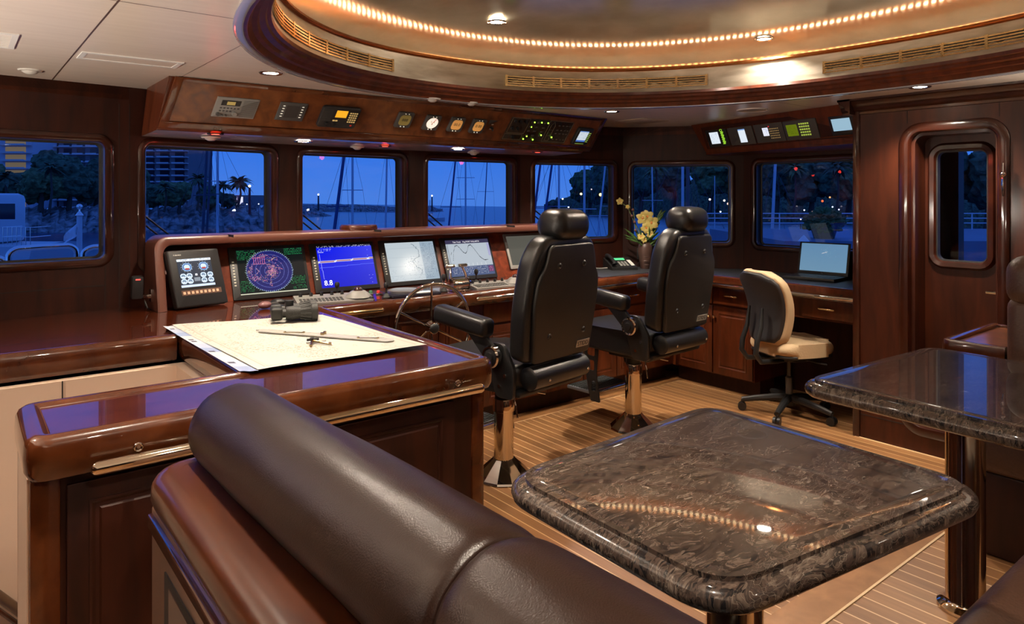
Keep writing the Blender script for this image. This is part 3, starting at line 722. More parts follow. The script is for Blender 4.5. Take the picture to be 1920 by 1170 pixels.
unit_front(1.66, 2.13, 'mahogany base cabinet left of the ship wheel, beside the chart table', 1, 1)
unit_front(2.13, 2.86, 'mahogany base cabinet directly behind the ship wheel', 2, 0)
unit_front(2.86, 3.45, 'mahogany base cabinet behind the left helm chair', 1, 1)
unit_front(3.45, 4.20, 'mahogany base cabinet between the two helm chairs', 2, 2)
unit_front(4.20, 4.92, 'mahogany base cabinet in the corner behind the right helm chair', 2, 2)
Xf = 4.92
t = thing('base_cabinet', 'mahogany base cabinet left of the office chair, raised panel doors under brass-handled drawers', 'cabinet', (Xf, 3.5, 0))
carcass(t, [(Xf, 3.12), (5.45, 3.12), (5.45, 3.66), (5.25, 3.92), (Xf, 3.92)], .13, .88)
mb = MB(); mb.box((Xf + .08, 3.12, 0), (5.2, 3.92, .13)); mb.build('toe_kick', MAH, t, smooth=0)
for y1, wd in ((3.88, .38), (3.495, .37)):
    M = basis((Xf, y1, .14), (0, -1, 0), (0, 0, 1), (-1, 0, 0)); front(t, M, wd, .56, 'door', 1 if y1 > 3.6 else -1); front(t, M @ Matrix.Translation((0, .57, 0)), wd, .165, 'drawer')
t = thing('writing_desk', 'mahogany desk apron with one brass-handled drawer over a dark knee space', 'desk', (Xf, 2.7, 0))
mb = MB(); mb.box((Xf, 2.235, .70), (5.45, 3.118, .88)); mb.build('apron', MAHD, t, smooth=0)
mb = MB(); mb.box((5.44, 2.235, 0), (5.46, 3.118, .70)); mb.build('back_panel', MAH, t, smooth=0)
M = basis((Xf, 2.72, .715), (0, -1, 0), (0, 0, 1), (-1, 0, 0)); front(t, M, .40, .15, 'drawer')
# chrome grab rails below the counter edge
def rail(name, a, b, label, r=.016, posts=True, mat=CHROME, n=None, flat=1.0):
    a = Vector(a); b = Vector(b); u = (b - a).normalized(); t = thing(name, label, 'grab rail', tuple((a + b) / 2))
    mb = MB(); mb.tube([a, a + u * .006, a + u * .014, b - u * .014, b - u * .006, b], r, 16, rs=[r * .45, r * .85, r, r, r * .85, r * .45]); mb.build('bar', mat, t)
    mb = MB(); nv = Vector(n)
    for k in (.08, .5, .92):
        p = a.lerp(b, k); mb.cyl(p, p + nv * .04, r * .5, r * .7, 12)
    mb.build('post', mat, t); return t
rail('grab_rail', (1.74, 3.795, .915), (2.03, 3.795, .915), 'short brass-coloured grab rail on the counter edge left of the ship wheel', .013, n=(0, 1, 0), mat=BRASS)
rail('grab_rail', (2.72, 3.795, .915), (3.5, 3.795, .915), 'chrome grab rail on the counter edge behind the left helm chair', .014, n=(0, 1, 0))
rail('grab_rail', (3.62, 3.79, .90), (4.78, 3.79, .90), 'chrome grab rail on the counter edge behind the right helm chair', .012, n=(0, 1, 0))
rail('grab_rail', (4.765, 3.75, .895), (4.765, 2.26, .895), 'long chrome grab rail along the desk edge below the laptop', .014, n=(1, 0, 0))
# ---- chart table
ct = thing('chart_table', 'glossy mahogany chart table and cabinet carrying the sea chart, wrapped around the stairwell', 'table', (1.0, 2.6, 0))
mb = MB(); mb.plate([(.18, 2.24), (1.64, 2.24), (1.64, 3.84), (.85, 3.84), (.85, 2.60), (.18, 2.60)], [], -.03, M_z(.951)); mb.build('table_top', MAHT, ct, smooth=0)
mb = MB(); mb.sweep(rpath([(.83, 3.52), (.83, 2.62), (.16, 2.62), (.16, 2.22), (1.66, 2.22), (1.66, 3.86)], .045)[0:], BULL, M_z(.951), closed=False); mb.build('edge', MAHG, ct)
mb = MB(); mb.box((.19, 2.25, -.0), (1.63, 2.60, .85)); mb.box((.85, 2.601, 0), (1.63, 3.92, .85)); mb.build('carcass', MAH, ct, smooth=0)
mb = MB(); mb.box((.150, 2.262, -1.4), (.192, 2.61, .845)); mb.box((.15, 2.60, -1.4), (.85, 2.612, .845)); mb.build('side_panel', CREAM, ct, smooth=0)
mb = MB(); mb.box((.155, 2.243, 0), (.225, 2.262, .845), bev=.006); mb.build('corner_post', MAHG, ct); mb = MB(); mb.box((1.585, 2.24, 0), (1.645, 2.30, .845), bev=.012); mb.build('corner_post', MAHG, ct)
for x0, x1 in ((.235, .90), (.90, 1.50)):
    front(ct, basis((x0, 2.25, .02), (1, 0, 0), (0, 0, 1), (0, -1, 0)), x1 - x0, .80, 'door', None, mat=MAH).name = 'panel'
r_ = rail('handrail', (.285, 2.168, .868), (1.585, 2.168, .868), 'long polished handrail along the near edge of the chart table', .019, n=(0, 1, 0), mat=GOLDC)
mb = MB()
for x in (.40, 1.47):
    mb = MB(); mb.tube([(x + .010 * math.cos(a), 2.17, .903 + .010 * math.sin(a)) for a in [k * PI / 8 for k in range(17)]], .003, 8); mb.cyl((x, 2.2, .903), (x, 2.17, .903), .005)
    mb.build('fiddle_ring', CHROME, r_)
# stair handrail going down in the stairwell
s_ = thing('stair_handrail', 'dark stair handrail sloping down at the lower left corner', 'handrail', (0, 2.9, 0))
mb = MB(); mb.tube([(-.3, 3.40, .58), (.138, 3.40, .029), (.228, 3.40, -.084), (.6, 3.40, -.55)], .019, 12); mb.build('rail', plain('bronze_rail', (.10, .06, .035), .3, .3, .5), s_)
mb = MB(); mb.tube([(-.3, 3.43, .51), (.138, 3.43, -.04), (.6, 3.43, -.62)], .010, 8); mb.build('bracket', MAHG, s_)

# ================================================================== overhead console above the front windows
oc = thing('overhead_console', 'overhead instrument console with burl wood face above the front windows', 'console', (2.5, 4.1, 1.96))
TL, TR = Vector((.89, 4.04, 2.239)), Vector((4.18, 4.03, 2.239))
BLc, BRc = Vector((.86, 4.17, 1.975)), Vector((4.10, 4.20, 1.975))
FACE = basis(tuple(BLc), (TR - TL), ((TL + TR) / 2 - (BLc + BRc) / 2), (TR - TL).cross((TL + TR) / 2 - (BLc + BRc) / 2))
FH = ((TL + TR) / 2 - (BLc + BRc) / 2).length; FW = 3.27
yb = lambda x: 4.60 + .155 * math.sin(max(0, min(1, (x - .86) / 3.3)) * PI)
mb = MB()
fr = [(TL, BLc)] 
def loft(mb, loops, close=True):
    R = [[mb.bm.verts.new(p) for p in lp] for lp in loops]; n = len(R[0])
    for A, B in zip(R, R[1:]):
        for k in range(n): mb.bm.faces.new((A[k], A[(k + 1) % n], B[(k + 1) % n], B[k]))
    if close: mb.bm.faces.new(R[0][::-1]); mb.bm.faces.new(R[-1])
    return mb
N = 14
sec = []
for k in range(N + 1):
    s_ = k / N; t0 = TL.lerp(TR, s_); b0 = BLc.lerp(BRc, s_); yw = yb(b0.x) - .02
    sec.append([t0, b0, Vector((b0.x, b0.y + .012, 1.962)), Vector((b0.x, yw, 1.955)), Vector((t0.x, yw, 2.239))])
loft(mb, sec); mb.build('housing', MAHD, oc, smooth=20)
mb = MB(); mb.box((.02, .045, .001), (FW - .03, FH - .028, .004), FACE); mb.build('face_panel', BURL, oc, smooth=0)
mb = MB(); mb.box((.0, .0, .0), (FW, .042, .010), FACE, bev=.003); mb.box((0, FH - .028, 0), (FW, FH, .008), FACE, bev=.003); mb.box((0, .04, 0), (.045, FH, .009), FACE, bev=.003); mb.box((FW - .05, .04, 0), (FW, FH, .009), FACE, bev=.003); mb.build('frame', MAHG, oc)
mb = MB()
lo_ = [Vector((BLc.lerp(BRc, k / N).x, BLc.lerp(BRc, k / N).y + .02, 1.9605)) for k in range(N + 1)]; hi_ = [Vector((p.x, yb(p.x) - .03, 1.9535)) for p in lo_]
A = [mb.bm.verts.new(p) for p in lo_]; B = [mb.bm.verts.new(p) for p in hi_]
for k in range(N): mb.bm.faces.new((A[k], A[k + 1], B[k + 1], B[k]))
mb.build('soffit', plain('satin_soffit', (.88, .86, .86), .3, coat=1), oc)
def onface(F, u, v, w_=0): return F @ Matrix.Translation((u, v, w_))
def keys(mb, M, x0, y0, nx, ny, dx, dy, kw, kh, t=.002):
    for i in range(nx):
        for j in range(ny): mb.box((x0 + i * dx, y0 + j * dy, 0), (x0 + i * dx + kw, y0 + j * dy + kh, t), M)
# radio receiver, grey
def device(name, label, cat, F, u, v, w_, h_, t, mat, r=.008, parent_loc=None, bev=.004, group=None):
    M = onface(F, u, v); c = M @ Vector((w_ / 2, h_ / 2, 0)); T = thing(name, label, cat, tuple(c), group=group)
    mb = MB(); mb.prism(rrect(0, 0, w_, h_, r), 0, t, M, bev=bev, seg=2); mb.build('body', mat, T)
    return T, M @ Matrix.Translation((0, 0, t))
T, M = device('radio', 'silver-grey radio receiver at the left end of the overhead console', 'radio', FACE, .245, .09, .235, .125, .012, GREYP, .004)
mb = MB(); mb.box((.03, .075, 0), (.135, .108, .001), M); mb.build('display', BLKP, T)
mb = MB(); mb.box((.06, .08, .001), (.105, .10, .0016), M); mb.build('display_segment', emat('amber_dim', (.35, .26, .08), .5), T)
mb = MB(); keys(mb, M, .03, .055, 6, 1, .019, .02, .011, .008); keys(mb, M, .03, .037, 4, 1, .019, .02, .011, .008); mb.build('buttons', plain('key_grey', (.055, .052, .05), .4), T)
for cx, cy_, r in ((.03, .02, .011), (.055, .016, .005), (.075, .016, .005), (.118, .026, .014)):
    mb = MB(); mb.cyl(M @ Vector((cx, cy_, 0)), M @ Vector((cx, cy_, .012)), r, r * .9, 16); mb.build('knob', GREYD if r < .012 else GREYP, T)
mb = MB(); 
for k in range(14): mb.box((.148, .012 + k * .0075, 0), (.228, .014 + k * .0075, .0012), M)
mb.build('speaker_slots', GREYD, T, smooth=0)
T, M = device('display_unit', 'dark grey display unit, switched off, second from the left on the overhead console', 'display', FACE, .60, .095, .17, .12, .010, GREYD, .004)
mb = MB(); mb.box((.045, .022, 0), (.125, .10, .001), M); mb.build('screen', plain('dead_lcd', (.05, .046, .045), .15), T)
mb = MB(); keys(mb, M, .022, .025, 1, 5, .02, .017, .012, .005, .0012); keys(mb, M, .137, .025, 1, 5, .02, .017, .012, .005, .0012); mb.build('buttons', LEDW, T)
T, M = device('radio', 'black radio with orange display and number keys on the overhead console', 'radio', FACE, .86, .075, .25, .145, .03, BLKP, .02, bev=.008)
mb = MB(); mb.box((.092, .075, 0), (.165, .122, .001), M); mb.build('display', emat('orange_lcd', (.85, .42, .02), .75), T)
mb = MB(); keys(mb, M, .182, .045, 4, 5, .014, .015, .009, .008, .002); keys(mb, M, .085, .048, 2, 1, .018, .02, .014, .009, .002); mb.build('buttons', plain('amber_keys', (.6, .5, .3), .4, emit=(.7, .45, .12), es=.45), T)
mb = MB(); mb.box((.21, .02, 0), (.222, .03, .002), M); mb.build('distress_key', plain('red_key', (.6, .03, .02), .4), T)
mb = MB(); 
for k in range(8): mb.box((.015, .05 + k * .010, 0), (.07, .053 + k * .010, .001), M)
mb.build('speaker_slots', GREYD, T, smooth=0)
for a_ in (.055, .12): mb = MB(); mb.cyl(M @ Vector((a_, .027, 0)), M @ Vector((a_, .027, .015)), .012); mb.build('knob', BLKP, T)
# four round instruments in square cases
for u, v, col, es, lb, kind in ((1.385, .105, (.20, .15, .04), .25, 'square instrument with dim round digital dial, first of the four gauges', 0), (1.60, .10, (.85, .72, .62), .8, 'square instrument with white dial and red needle, second of the four gauges', 1),
                      (1.80, .10, (.55, .26, .07), .5, 'square instrument with amber digital dial, third of the four gauges', 0), (1.985, .10, (.60, .28, .07), .55, 'square instrument with amber digital dial, fourth gauge beside the small switch plate', 0)):
    T, M = device('gauge', lb, 'gauge', FACE, u, v, .115, .112, .022, GREYD, .012, bev=.004, group='square bridge gauges')
    mb = MB(); mb.prism([(.0575 + .043 * math.cos(a), .056 + .040 * math.sin(a)) for a in [k * PI / 14 for k in range(28)]] if kind else rrect(.017, .020, .098, .094, .022), 0, .001, M); mb.build('dial', emat('dial_%d' % int(u * 100), col, es), T)
    mb = MB()
    if kind:
        mb.box((-.002, -.006, .001), (.002, .036, .002), M @ Matrix.Translation((.0575, .056, 0)) @ Matrix.Rotation(-.55, 4, 'Z')); mb.build('needle', plain('red_needle', (.5, .02, .02), .5), T)
        text('0   2\n  4  ', .018, M @ Matrix.Translation((.0575, .056, .001)), BLKP, T, name='scale')
    else:
        mb.bm.free(); text('888' if u < 1.5 else '00.0' if u < 1.9 else '0 00', .030, M @ Matrix.Translation((.0575, .058, .001)), plain('lcd_digits', (.03, .02, .01), .5), T, name='digits')
    mb = MB(); mb.cyl(M @ Vector((.045, .010, 0)), M @ Vector((.045, .010, .002)), .004); mb.cyl(M @ Vector((.07, .010, 0)), M @ Vector((.07, .010, .002)), .004); mb.cyl(M @ Vector((.045, .103, 0)), M @ Vector((.045, .103, .002)), .003); mb.cyl(M @ Vector((.07, .103, 0)), M @ Vector((.07, .103, .002)), .003); mb.build('buttons', LEDW, T)
T, M = device('switch_plate', 'small black plate with one toggle switch, right of the four gauges', 'switch', FACE, 2.13, .095, .085, .115, .004, GREYD, .002, bev=.001)
mb = MB(); mb.cyl(M @ Vector((.042, .055, 0)), M @ Vector((.042, .055, .02)), .010); mb.sph(M @ Vector((.05, .04, .02)), .007, u=10, v=6); mb.build('toggle', BLKP, T)
text('ON\n\n\nOFF', .012, M @ Matrix.Translation((.042, .06, 0)), INK, T)
T, M = device('name_plate', 'small engraved black plate above the white dial gauge', 'sign', FACE, 1.72, .215, .10, .034, .002, BLKP, .002, bev=.0005)
mb = MB(); mb.sweep([(.003, .003), (.097, .003), (.097, .031), (.003, .031)], [(0, 0), (0, .0008), (-.001, .0008), (-.001, 0)], M); mb.build('border_line', INK, T)
text('STEEL WHEEL\nPORT RUDDER\nNO 1', .0085, M @ Matrix.Translation((.05, .018, 0)), INK, T)
# switch and alarm panel
T, M = device('alarm_panel', 'wide dark alarm and lights panel with glowing green lamps on the overhead console', 'panel', FACE, 2.31, .055, .64, .195, .004, plain('panel_brown_black', (.035, .022, .014), .4), .003, bev=.001)
def oline(mb, pts, M, t=.0022):
    pts = pts + [pts[0]]
    for a, b in zip(pts, pts[1:]):
        a, b = Vector((*a, 0)), Vector((*b, 0)); d = b - a; mb.box((0, -t / 2, 0), (d.length, t / 2, .0006), M @ Matrix.Translation(a) @ Matrix.Rotation(math.atan2(d.y, d.x), 4, 'Z'))
mb = MB(); oline(mb, [(.02, .065), (.185, .065), (.185, .19), (.02, .19)], M); oline(mb, [(.01, .01), (.175, .01), (.175, .055), (.01, .055)], M)
oline(mb, [(.39, .01), (.63, .01), (.63, .19), (.39, .19)], M)
oline(mb, [(.415, .02), (.455, .02), (.455, .15), (.435, .18), (.415, .15)], M)
for v_ in (.06, .11): mb.box((.415, v_, 0), (.455, v_ + .002, .0006), M)
mb.build('printed_lines', plain('tan_print', (.30, .24, .15), .5), T, smooth=0)
for i, (cu_, cv_) in enumerate([(.05, .165), (.10, .165), (.15, .165), (.05, .105), (.10, .105), (.09, .033)]):
    mb = MB(); p = M @ Vector((cu_, cv_, 0)); q = M @ Vector((cu_, cv_, .014)); mb.cyl(p, q, .014, .012, 10); mb.box((-.003, -.016, .014), (.003, .016, .02), M @ Matrix.Translation((cu_, cv_, 0)) @ Matrix.Rotation(.5, 4, 'Z')); mb.build('rotary_knob', BLKP, T)
for cu_, cv_ in [(.235, .165), (.305, .168), (.37, .168), (.225, .125), (.225, .045), (.205, .015 + .005), (.36, .062), (.30, .02), (.475, .05)]:
    mb = MB(); mb.sph(M @ Vector((cu_, cv_, .002)), .0055, u=10, v=6); mb.build('green_lamp', LEDG, T)
mb = MB()
for cu_ in (.205, .265, .335):
    for cv_ in (.16, .12, .085, .05): mb.box((cu_, cv_, 0), (cu_ + .022, cv_ + .010, .004), M)
for cu_ in (.49, .53, .57, .60):
    for cv_ in (.15, .11, .08, .03): mb.box((cu_, cv_, 0), (cu_ + .016, cv_ + .008, .003), M)
mb.build('switches', plain('switch_grey', (.10, .085, .075), .4), T)
def plotter(name, label, F, u, v, w_, h_, su, sv, sw, sh, img, keyfn=None, t=.03, mat=BLKP, cat='display', gain=1.0, r=.014):
    T, M = device(name, label, cat, F, u, v, w_, h_, t, mat, r, bev=min(.005, t * .3))
    img.mesh('screen', M @ Matrix.Translation((su, sv, .0012)), sw, sh, SCREEN, T, gain)
    if keyfn: keyfn(M, T)
    return T, M
im = Ras(34, 26, (205, 215, 225)); im.rect(0, 22, 34, 26, (70, 110, 190)); im.scribble(3, 4, 30, 20, (120, 140, 170), .3, 4); im.rect(0, 0, 34, 2, (90, 130, 200))
def k1(M, T):
    mb = MB(); keys(mb, M, .128, .03, 2, 6, .013, .015, .008, .006, .002); keys(mb, M, .03, .010, 8, 1, .012, .01, .006, .004, .002); mb.build('buttons', plain('green_keys', (.3, .5, .1), .4, emit=(.45, .7, .12), es=.5), T)
plotter('small_plotter', 'small black plotter with pale screen at the right end of the overhead console', FACE, 3.005, .065, .165, .15, .022, .03, .098, .095, im, k1)

# ================================================================== starboard overhead console
so = thing('overhead_console', 'dark starboard instrument box with a row of lit small screens above the side windows', 'console', (5.1, 3.0, 1.97))
TL2, TR2 = Vector((5.177, 3.92, 2.239)), Vector((4.800, 2.30, 2.239)); BL2, BR2 = Vector((5.235, 3.80, 1.985)), Vector((4.93, 2.335, 1.985))
TR2 = Vector((4.785, 2.235, 2.239)); BR2 = Vector((4.915, 2.235, 1.985))
uu = (TR2 - TL2).normalized()
FACE2 = basis(tuple(BL2), (BR2 - BL2), TL2 - BL2 + uu * .0, (BR2 - BL2).cross(TL2 - BL2))
vv = (BR2 - BL2).normalized(); up2 = ((TL2 + TR2) / 2 - (BL2 + BR2) / 2); up2 = (up2 - vv * up2.dot(vv)).normalized(); FACE2 = basis(tuple(BL2), vv, up2, vv.cross(up2))
mb = MB(); loft(mb, [[TL2, BL2, Vector((BL2.x + .0, BL2.y + .005, 1.97)), Vector((5.38, 3.78, 1.96)), Vector((5.36, 3.80, 2.239))], [TR2, BR2, Vector((BR2.x, BR2.y, 1.97)), Vector((5.52, 2.235, 1.96)), Vector((5.52, 2.235, 2.239))]]); mb.build('housing', MAHD, so, smooth=20)
FH2 = (TL2 - BL2).length
mb = MB(); mb.box((.03, .035, .0005), (1.55, FH2 - .05, .003), FACE2); mb.build('face_panel', MAH, so, smooth=0)
mb = MB(); mb.sweep([(.06, .045), (1.55, .045), (1.55, .21), (.06, .21)], [(0, 0), (0, .006), (-.008, .006), (-.008, 0)], FACE2); mb.build('bead', MAHG, so)
im = Ras(28, 22, (225, 235, 245)); im.scribble(3, 3, 24, 20, (170, 190, 215), .25, 3)
def k2(M, T):
    mb = MB()
    for j in range(12): mb.box((.178 + .006 * (j % 2), .022 + j * .0095, 0), (.205 + .008 * ((j * 7) % 3) / 2, .028 + j * .0095, .0015), M)
    mb.sweep([(.19 + .012 * math.cos(a), .145 + .008 * math.sin(a)) for a in [k * PI / 6 for k in range(12)]], [(0, 0), (0, .0015), (.003, .0015), (.003, 0)], M)
    mb.build('lit_legend', LEDGK, T, smooth=0)
LEDGK = plain('green_keys_bright', (.3, .6, .05), .4, emit=(.35, .75, .04), es=1.0)
plotter('receiver_unit', 'instrument with white screen and green lit legend, leftmost in the starboard row', FACE2, .075, .05, .25, .155, .045, .03, .105, .105, im, k2, t=.012, cat='receiver', r=.005)
im = Ras(20, 26, (225, 235, 245)); im.rect(0, 0, 20, 2, (120, 160, 220))
def k3(M, T):
    mb = MB(); mb.box((.03, .05, 0), (.08, .09, .003), M)
    for j in range(3): mb.cyl(M @ Vector((.212, .04 + j * .035, 0)), M @ Vector((.212, .04 + j * .035, .006)), .006)
    mb.build('buttons', GREYD, T)
plotter('printer_unit', 'printing receiver with tall white screen, second in the starboard row', FACE2, .34, .05, .27, .155, .115, .02, .075, .115, im, k3, t=.012, cat='receiver', mat=GREYD, r=.005)
im = Ras(16, 14, (235, 238, 250)); im.scribble(2, 2, 15, 12, (150, 160, 210), .5, 3)
def k4(M, T):
    mb = MB(); keys(mb, M, .155, .03, 6, 5, .016, .019, .007, .007, .002); mb.build('buttons', plain('amber_keys_dim', (.4, .3, .15), .4, emit=(.55, .36, .12), es=.4), T)
    mb = MB(); mb.box((.150, .125, 0), (.160, .135, .002), M); mb.build('distress_key', plain('red_key_lit', (.6, .03, .03), .4, emit=(.6, .03, .05), es=.6), T)
plotter('radio_terminal', 'dark radio terminal with tiny bright screen and rows of keys, third in the starboard row', FACE2, .625, .05, .29, .155, .085, .055, .058, .068, im, k4, t=.010, cat='radio', mat=GREYD, r=.005)
im = Ras(30, 20, (95, 110, 12)); im.scribble(2, 3, 28, 18, (70, 84, 8), .4, 3)
def k5(M, T):
    mb = MB(); keys(mb, M, .145, .03, 5, 5, .019, .022, .013, .012, .002); mb.build('buttons', plain('lime_keys', (.4, .6, .1), .4, emit=(.42, .55, .08), es=.55), T)
plotter('radio_terminal', 'dark radio terminal with olive screen and lime lit number keys, fourth in the starboard row', FACE2, .925, .05, .30, .155, .025, .035, .10, .09, im, k5, t=.014, cat='radio', mat=GREYD, r=.005)
im = Ras(24, 20, (150, 185, 205))
plotter('small_display', 'small display with pale blue screen, last in the starboard row by the wooden column', FACE2, 1.33, .055, .20, .145, .022, .035, .15, .09, im, None, t=.012, cat='display', r=.005)

# ================================================================== helm dashboard
dash = thing('dashboard', 'padded mahogany dashboard hood around a row of leaning monitors', 'dashboard', (2.45, 4.5, .95))
X1, X2, Z1, Z2 = .885, 4.04, .951, 1.368
def arch(x1, x2, z2, r):
    p = [(x1, Z1)]
    for k in range(9): a = PI - k * PI / 16; p.append((x1 + r + r * math.cos(a), z2 - r + r * math.sin(a)))
    for k in range(9): a = PI / 2 - k * PI / 16; p.append((x2 - r + r * math.cos(a), z2 - r + r * math.sin(a)))
    return p + [(x2, Z1)]
outer = arch(X1, X2, Z2, .075); inner = arch(X1 + .055, X2 - .055, Z2 - .055, .045); MIDo = [(a, b) for a, b in zip(outer, inner)]
def fy(z, x): return 4.285 + (z - .95) * .26 - .035 * math.sin(max(0, min(1, (x - X1) / (X2 - X1))) * PI) * 0
mb = MB(); loops = []
for (ox, oz), (ix, iz) in MIDo:
    f0 = fy(oz, ox); L = []
    e_ = Vector((ox - ix, oz - iz))
    prof = [(1, .30), (1, .022), (.93, .007), (.75, 0), (.25, 0), (.07, .007), (0, .022), (0, .30)]
    loops.append([Vector((ix + e_.x * s_, f0 + (d if d < .2 else 4.63 - f0), iz + e_.y * s_)) for s_, d in prof])
loft(mb, loops); mb.build('hood', plain('reddish_hood_leather', (.13, .045, .030), .33, coat=.3, coatr=.2), dash)
mb = MB(); mb.box((1.30, 4.30, 1.355), (1.302, 4.63, 1.3692)); mb.box((2.28, 4.30, 1.355), (2.282, 4.63, 1.3692)); mb.box((3.45, 4.30, 1.355), (3.452, 4.63, 1.3692)); mb.build('seam', SEAM, dash, smooth=0)
DP = basis((.94, 4.452, .951), (1, 0, 0), (0, .15, .38), (0, -.38, .15))
mb = MB(); mb.box((0, 0, -.02), (3.05, .40, 0), DP); mb.build('panel', BURLR, dash, smooth=0)
mb = MB(); mb.box((.93, 4.60, 1.0), (4.0, 4.63, 1.32)); mb.build('back', BLKM, dash, smooth=0)
# monitors on the dash
DH = math.hypot(.15, .38)
def dashmon(u, label, img, gain, w_=.475, h_=.345, frame=BLKP, keyside=True, name='monitor', sx0=.045, sx1=.02, M0=None, z=.016):
    M = (M0 or DP) @ Matrix.Translation((u, .0, 0)); c = M @ Vector((w_ / 2, 0, 0)); T = thing(name, label, 'monitor', tuple(c), group='flush monitors in the dashboard' if M0 is None else None)
    mb = MB(); mb.prism(rrect(0, 0, w_, h_, .006), .001, z, M, bev=.004, seg=2); mb.build('casing', frame, T)
    img.mesh('screen', M @ Matrix.Translation((sx0, .030, z + .0008)), w_ - sx0 - sx1, h_ - .052, SCREEN, T, gain)
    if keyside:
        mb = MB(); keys(mb, M @ Matrix.Translation((0, 0, z)), .014, .09, 1, 9, .02, .019, .012, .008, .0015); mb.build('buttons', plain('pale_keys_%d' % int(u * 100), (.45, .42, .36), .4, emit=(.5, .45, .3), es=.35), T)
    return T, M
# engine display, standing proud at the left
im = Ras(78, 74, (38, 48, 62))
im.rect(0, 0, 78, 6, (215, 225, 235)); im.rect(0, 68, 78, 74, (190, 205, 225)); im.scribble(4, 1, 76, 5, (60, 70, 90), .4, 2)
for cx in (20, 58):
    im.ring(cx, 21, 11, (150, 190, 230), True); im.ring(cx, 21, 9.5, (70, 100, 150), True); im.ring(cx, 21, 7, (190, 215, 240), True); im.rect(cx - 4, 24, cx + 5, 28, (170, 60, 50))
    for k in range(12): a = k * PI / 6; im.px(cx + 13 * math.cos(a), 21 + 13 * math.sin(a), (220, 230, 240))
for cx in (8, 22, 54, 70):
    for cy_ in (44, 58): im.ring(cx, cy_, 7, (205, 225, 245), True); im.ring(cx, cy_, 4.5, (110, 130, 150), True); im.rect(cx - 3, cy_ + 2, cx + 3, cy_ + 4, (230, 240, 250))
im.rect(32, 50, 46, 60, (120, 130, 140)); im.rect(36, 40, 41, 45, (230, 235, 240))
DP1 = basis((.975, 4.325, .952), (1, .21, 0), (-.045, .07, .33), Vector((1, .21, 0)).cross(Vector((-.045, .07, .33))))
T = thing('engine_display', 'black engine display with two dials, standing at the left end of the dashboard', 'monitor', (1.12, 4.4, .952))
mb = MB(); mb.prism(rrect(0, 0, .305, .335, .012), 0, .055, DP1, bev=.010, seg=3); mb.build('casing', BLKP, T)
M = DP1 @ Matrix.Translation((0, 0, .0555)); im.mesh('screen', M @ Matrix.Translation((.045, .115, .0006)), .20, .165, SCREEN, T, 1.5)
mb = MB(); mb.box((.04, .068, 0), (.275, .098, .001), M); mb.build('key_strip', plain('brown_strip', (.13, .07, .05), .4), T)
mb = MB(); keys(mb, M, .048, .075, 9, 1, .0245, .02, .014, .015, .0018); mb.build('buttons', plain('orange_keys', (.6, .4, .3), .4, emit=(.8, .35, .12), es=.35), T)
text('FURUNO', .011, M @ Matrix.Translation((.055, .305, 0)), INK, T)
# radar
im = Ras(126, 94, (14, 22, 24)); g1 = (40, 150, 90)
for x0, y0, x1, y1, de in ((1, 2, 36, 22, .45), (90, 1, 125, 16, .6), (1, 66, 26, 90, .5), (92, 62, 125, 80, .55), (98, 82, 125, 91, .4)): im.scribble(x0, y0, x1, y1, g1, de, 3)
im.ring(58, 47, 43, (34, 36, 110), True)
for r in (10, 19, 27, 35, 43): im.ring(58, 47, r, (88, 96, 175))
for k in range(72): a = k * PI / 36; im.line(58 + 43 * math.cos(a), 47 + 43 * math.sin(a), 58 + (46 if k % 6 == 0 else 44.6) * math.cos(a), 47 + (46 if k % 6 == 0 else 44.6) * math.sin(a), (160, 190, 190))
pk = [(214, 120, 170), (200, 150, 180), (190, 170, 130), (225, 140, 160)]
for x, y, rx, ry, n in ((64, 46, 4, 7, 120), (60, 53, 5, 5, 90), (70, 50, 3, 3, 30), (62, 36, 6, 3, 40), (33, 60, 5, 4, 60), (47, 68, 3, 2, 15), (20, 50, 2, 8, 40), (24, 40, 2, 4, 20), (62, 24, 4, 2, 25), (70, 20, 4, 3, 20), (58, 74, 1.2, 5, 25), (26, 64, 2, 3, 14), (42, 16, 9, 3, 40), (50, 13, 6, 2, 20), (80, 44, 2, 2, 8)): im.speck(x, y, rx, ry, n, pk)
for k in range(6): im.line(30 + k * 4, 18, 31 + k * 4, 31, (205, 110, 160), 1)
im.line(28, 19, 52, 17, (205, 110, 160)); im.line(29, 32, 52, 31, (205, 120, 160)); im.line(33, 40, 38, 47, (190, 150, 180)); im.line(38, 47, 33, 52, (190, 150, 180))
im.rect(104, 26, 126, 60, (24, 26, 28)); im.rect(0, 92, 126, 94, (225, 225, 200)); 
dashmon(.405, 'radar monitor with round blue sweep and green figures, second screen from the left', im, .95, w_=.495)
# echo sounder
im = Ras(110, 84, (20, 30, 235))
for y in range(84):
    for x in range(110): im.a[y, x] = lin((10 + 60 * x / 110 * (1 - y / 110), 24 + 50 * x / 110 * (1 - y / 110), 240 - 30 * y / 84))
im.rect(0, 0, 110, 3, (16, 20, 60)); im.scribble(1, 0, 108, 3, (210, 215, 240), .3, 2); im.line(2, 12, 12, 12, (220, 225, 250)); im.scribble(2, 6, 28, 11, (210, 220, 250), .5, 3)
for x in range(110):
    w1 = math.sin(x * .19) * 1.3; yb_ = 31 - x * .03
    for y in range(4): im.px(x, yb_ + y, (170, 90, 110) if 0 < y < 3 else (215, 220, 240))
    if abs(math.sin(x * .095)) < .25: im.px(x, yb_ + 1, (230, 230, 245)); im.px(x, yb_ + 2, (230, 230, 245))
im.line(2, 44, 109, 40, (90, 110, 245)); im.line(4, 16, 7, 66, (150, 160, 250)); im.speck(100, 50, 2, 20, 10, [(200, 205, 255)])
T, M = dashmon(.935, 'echo sounder monitor with bright blue picture, third screen from the left', im, 1.0)
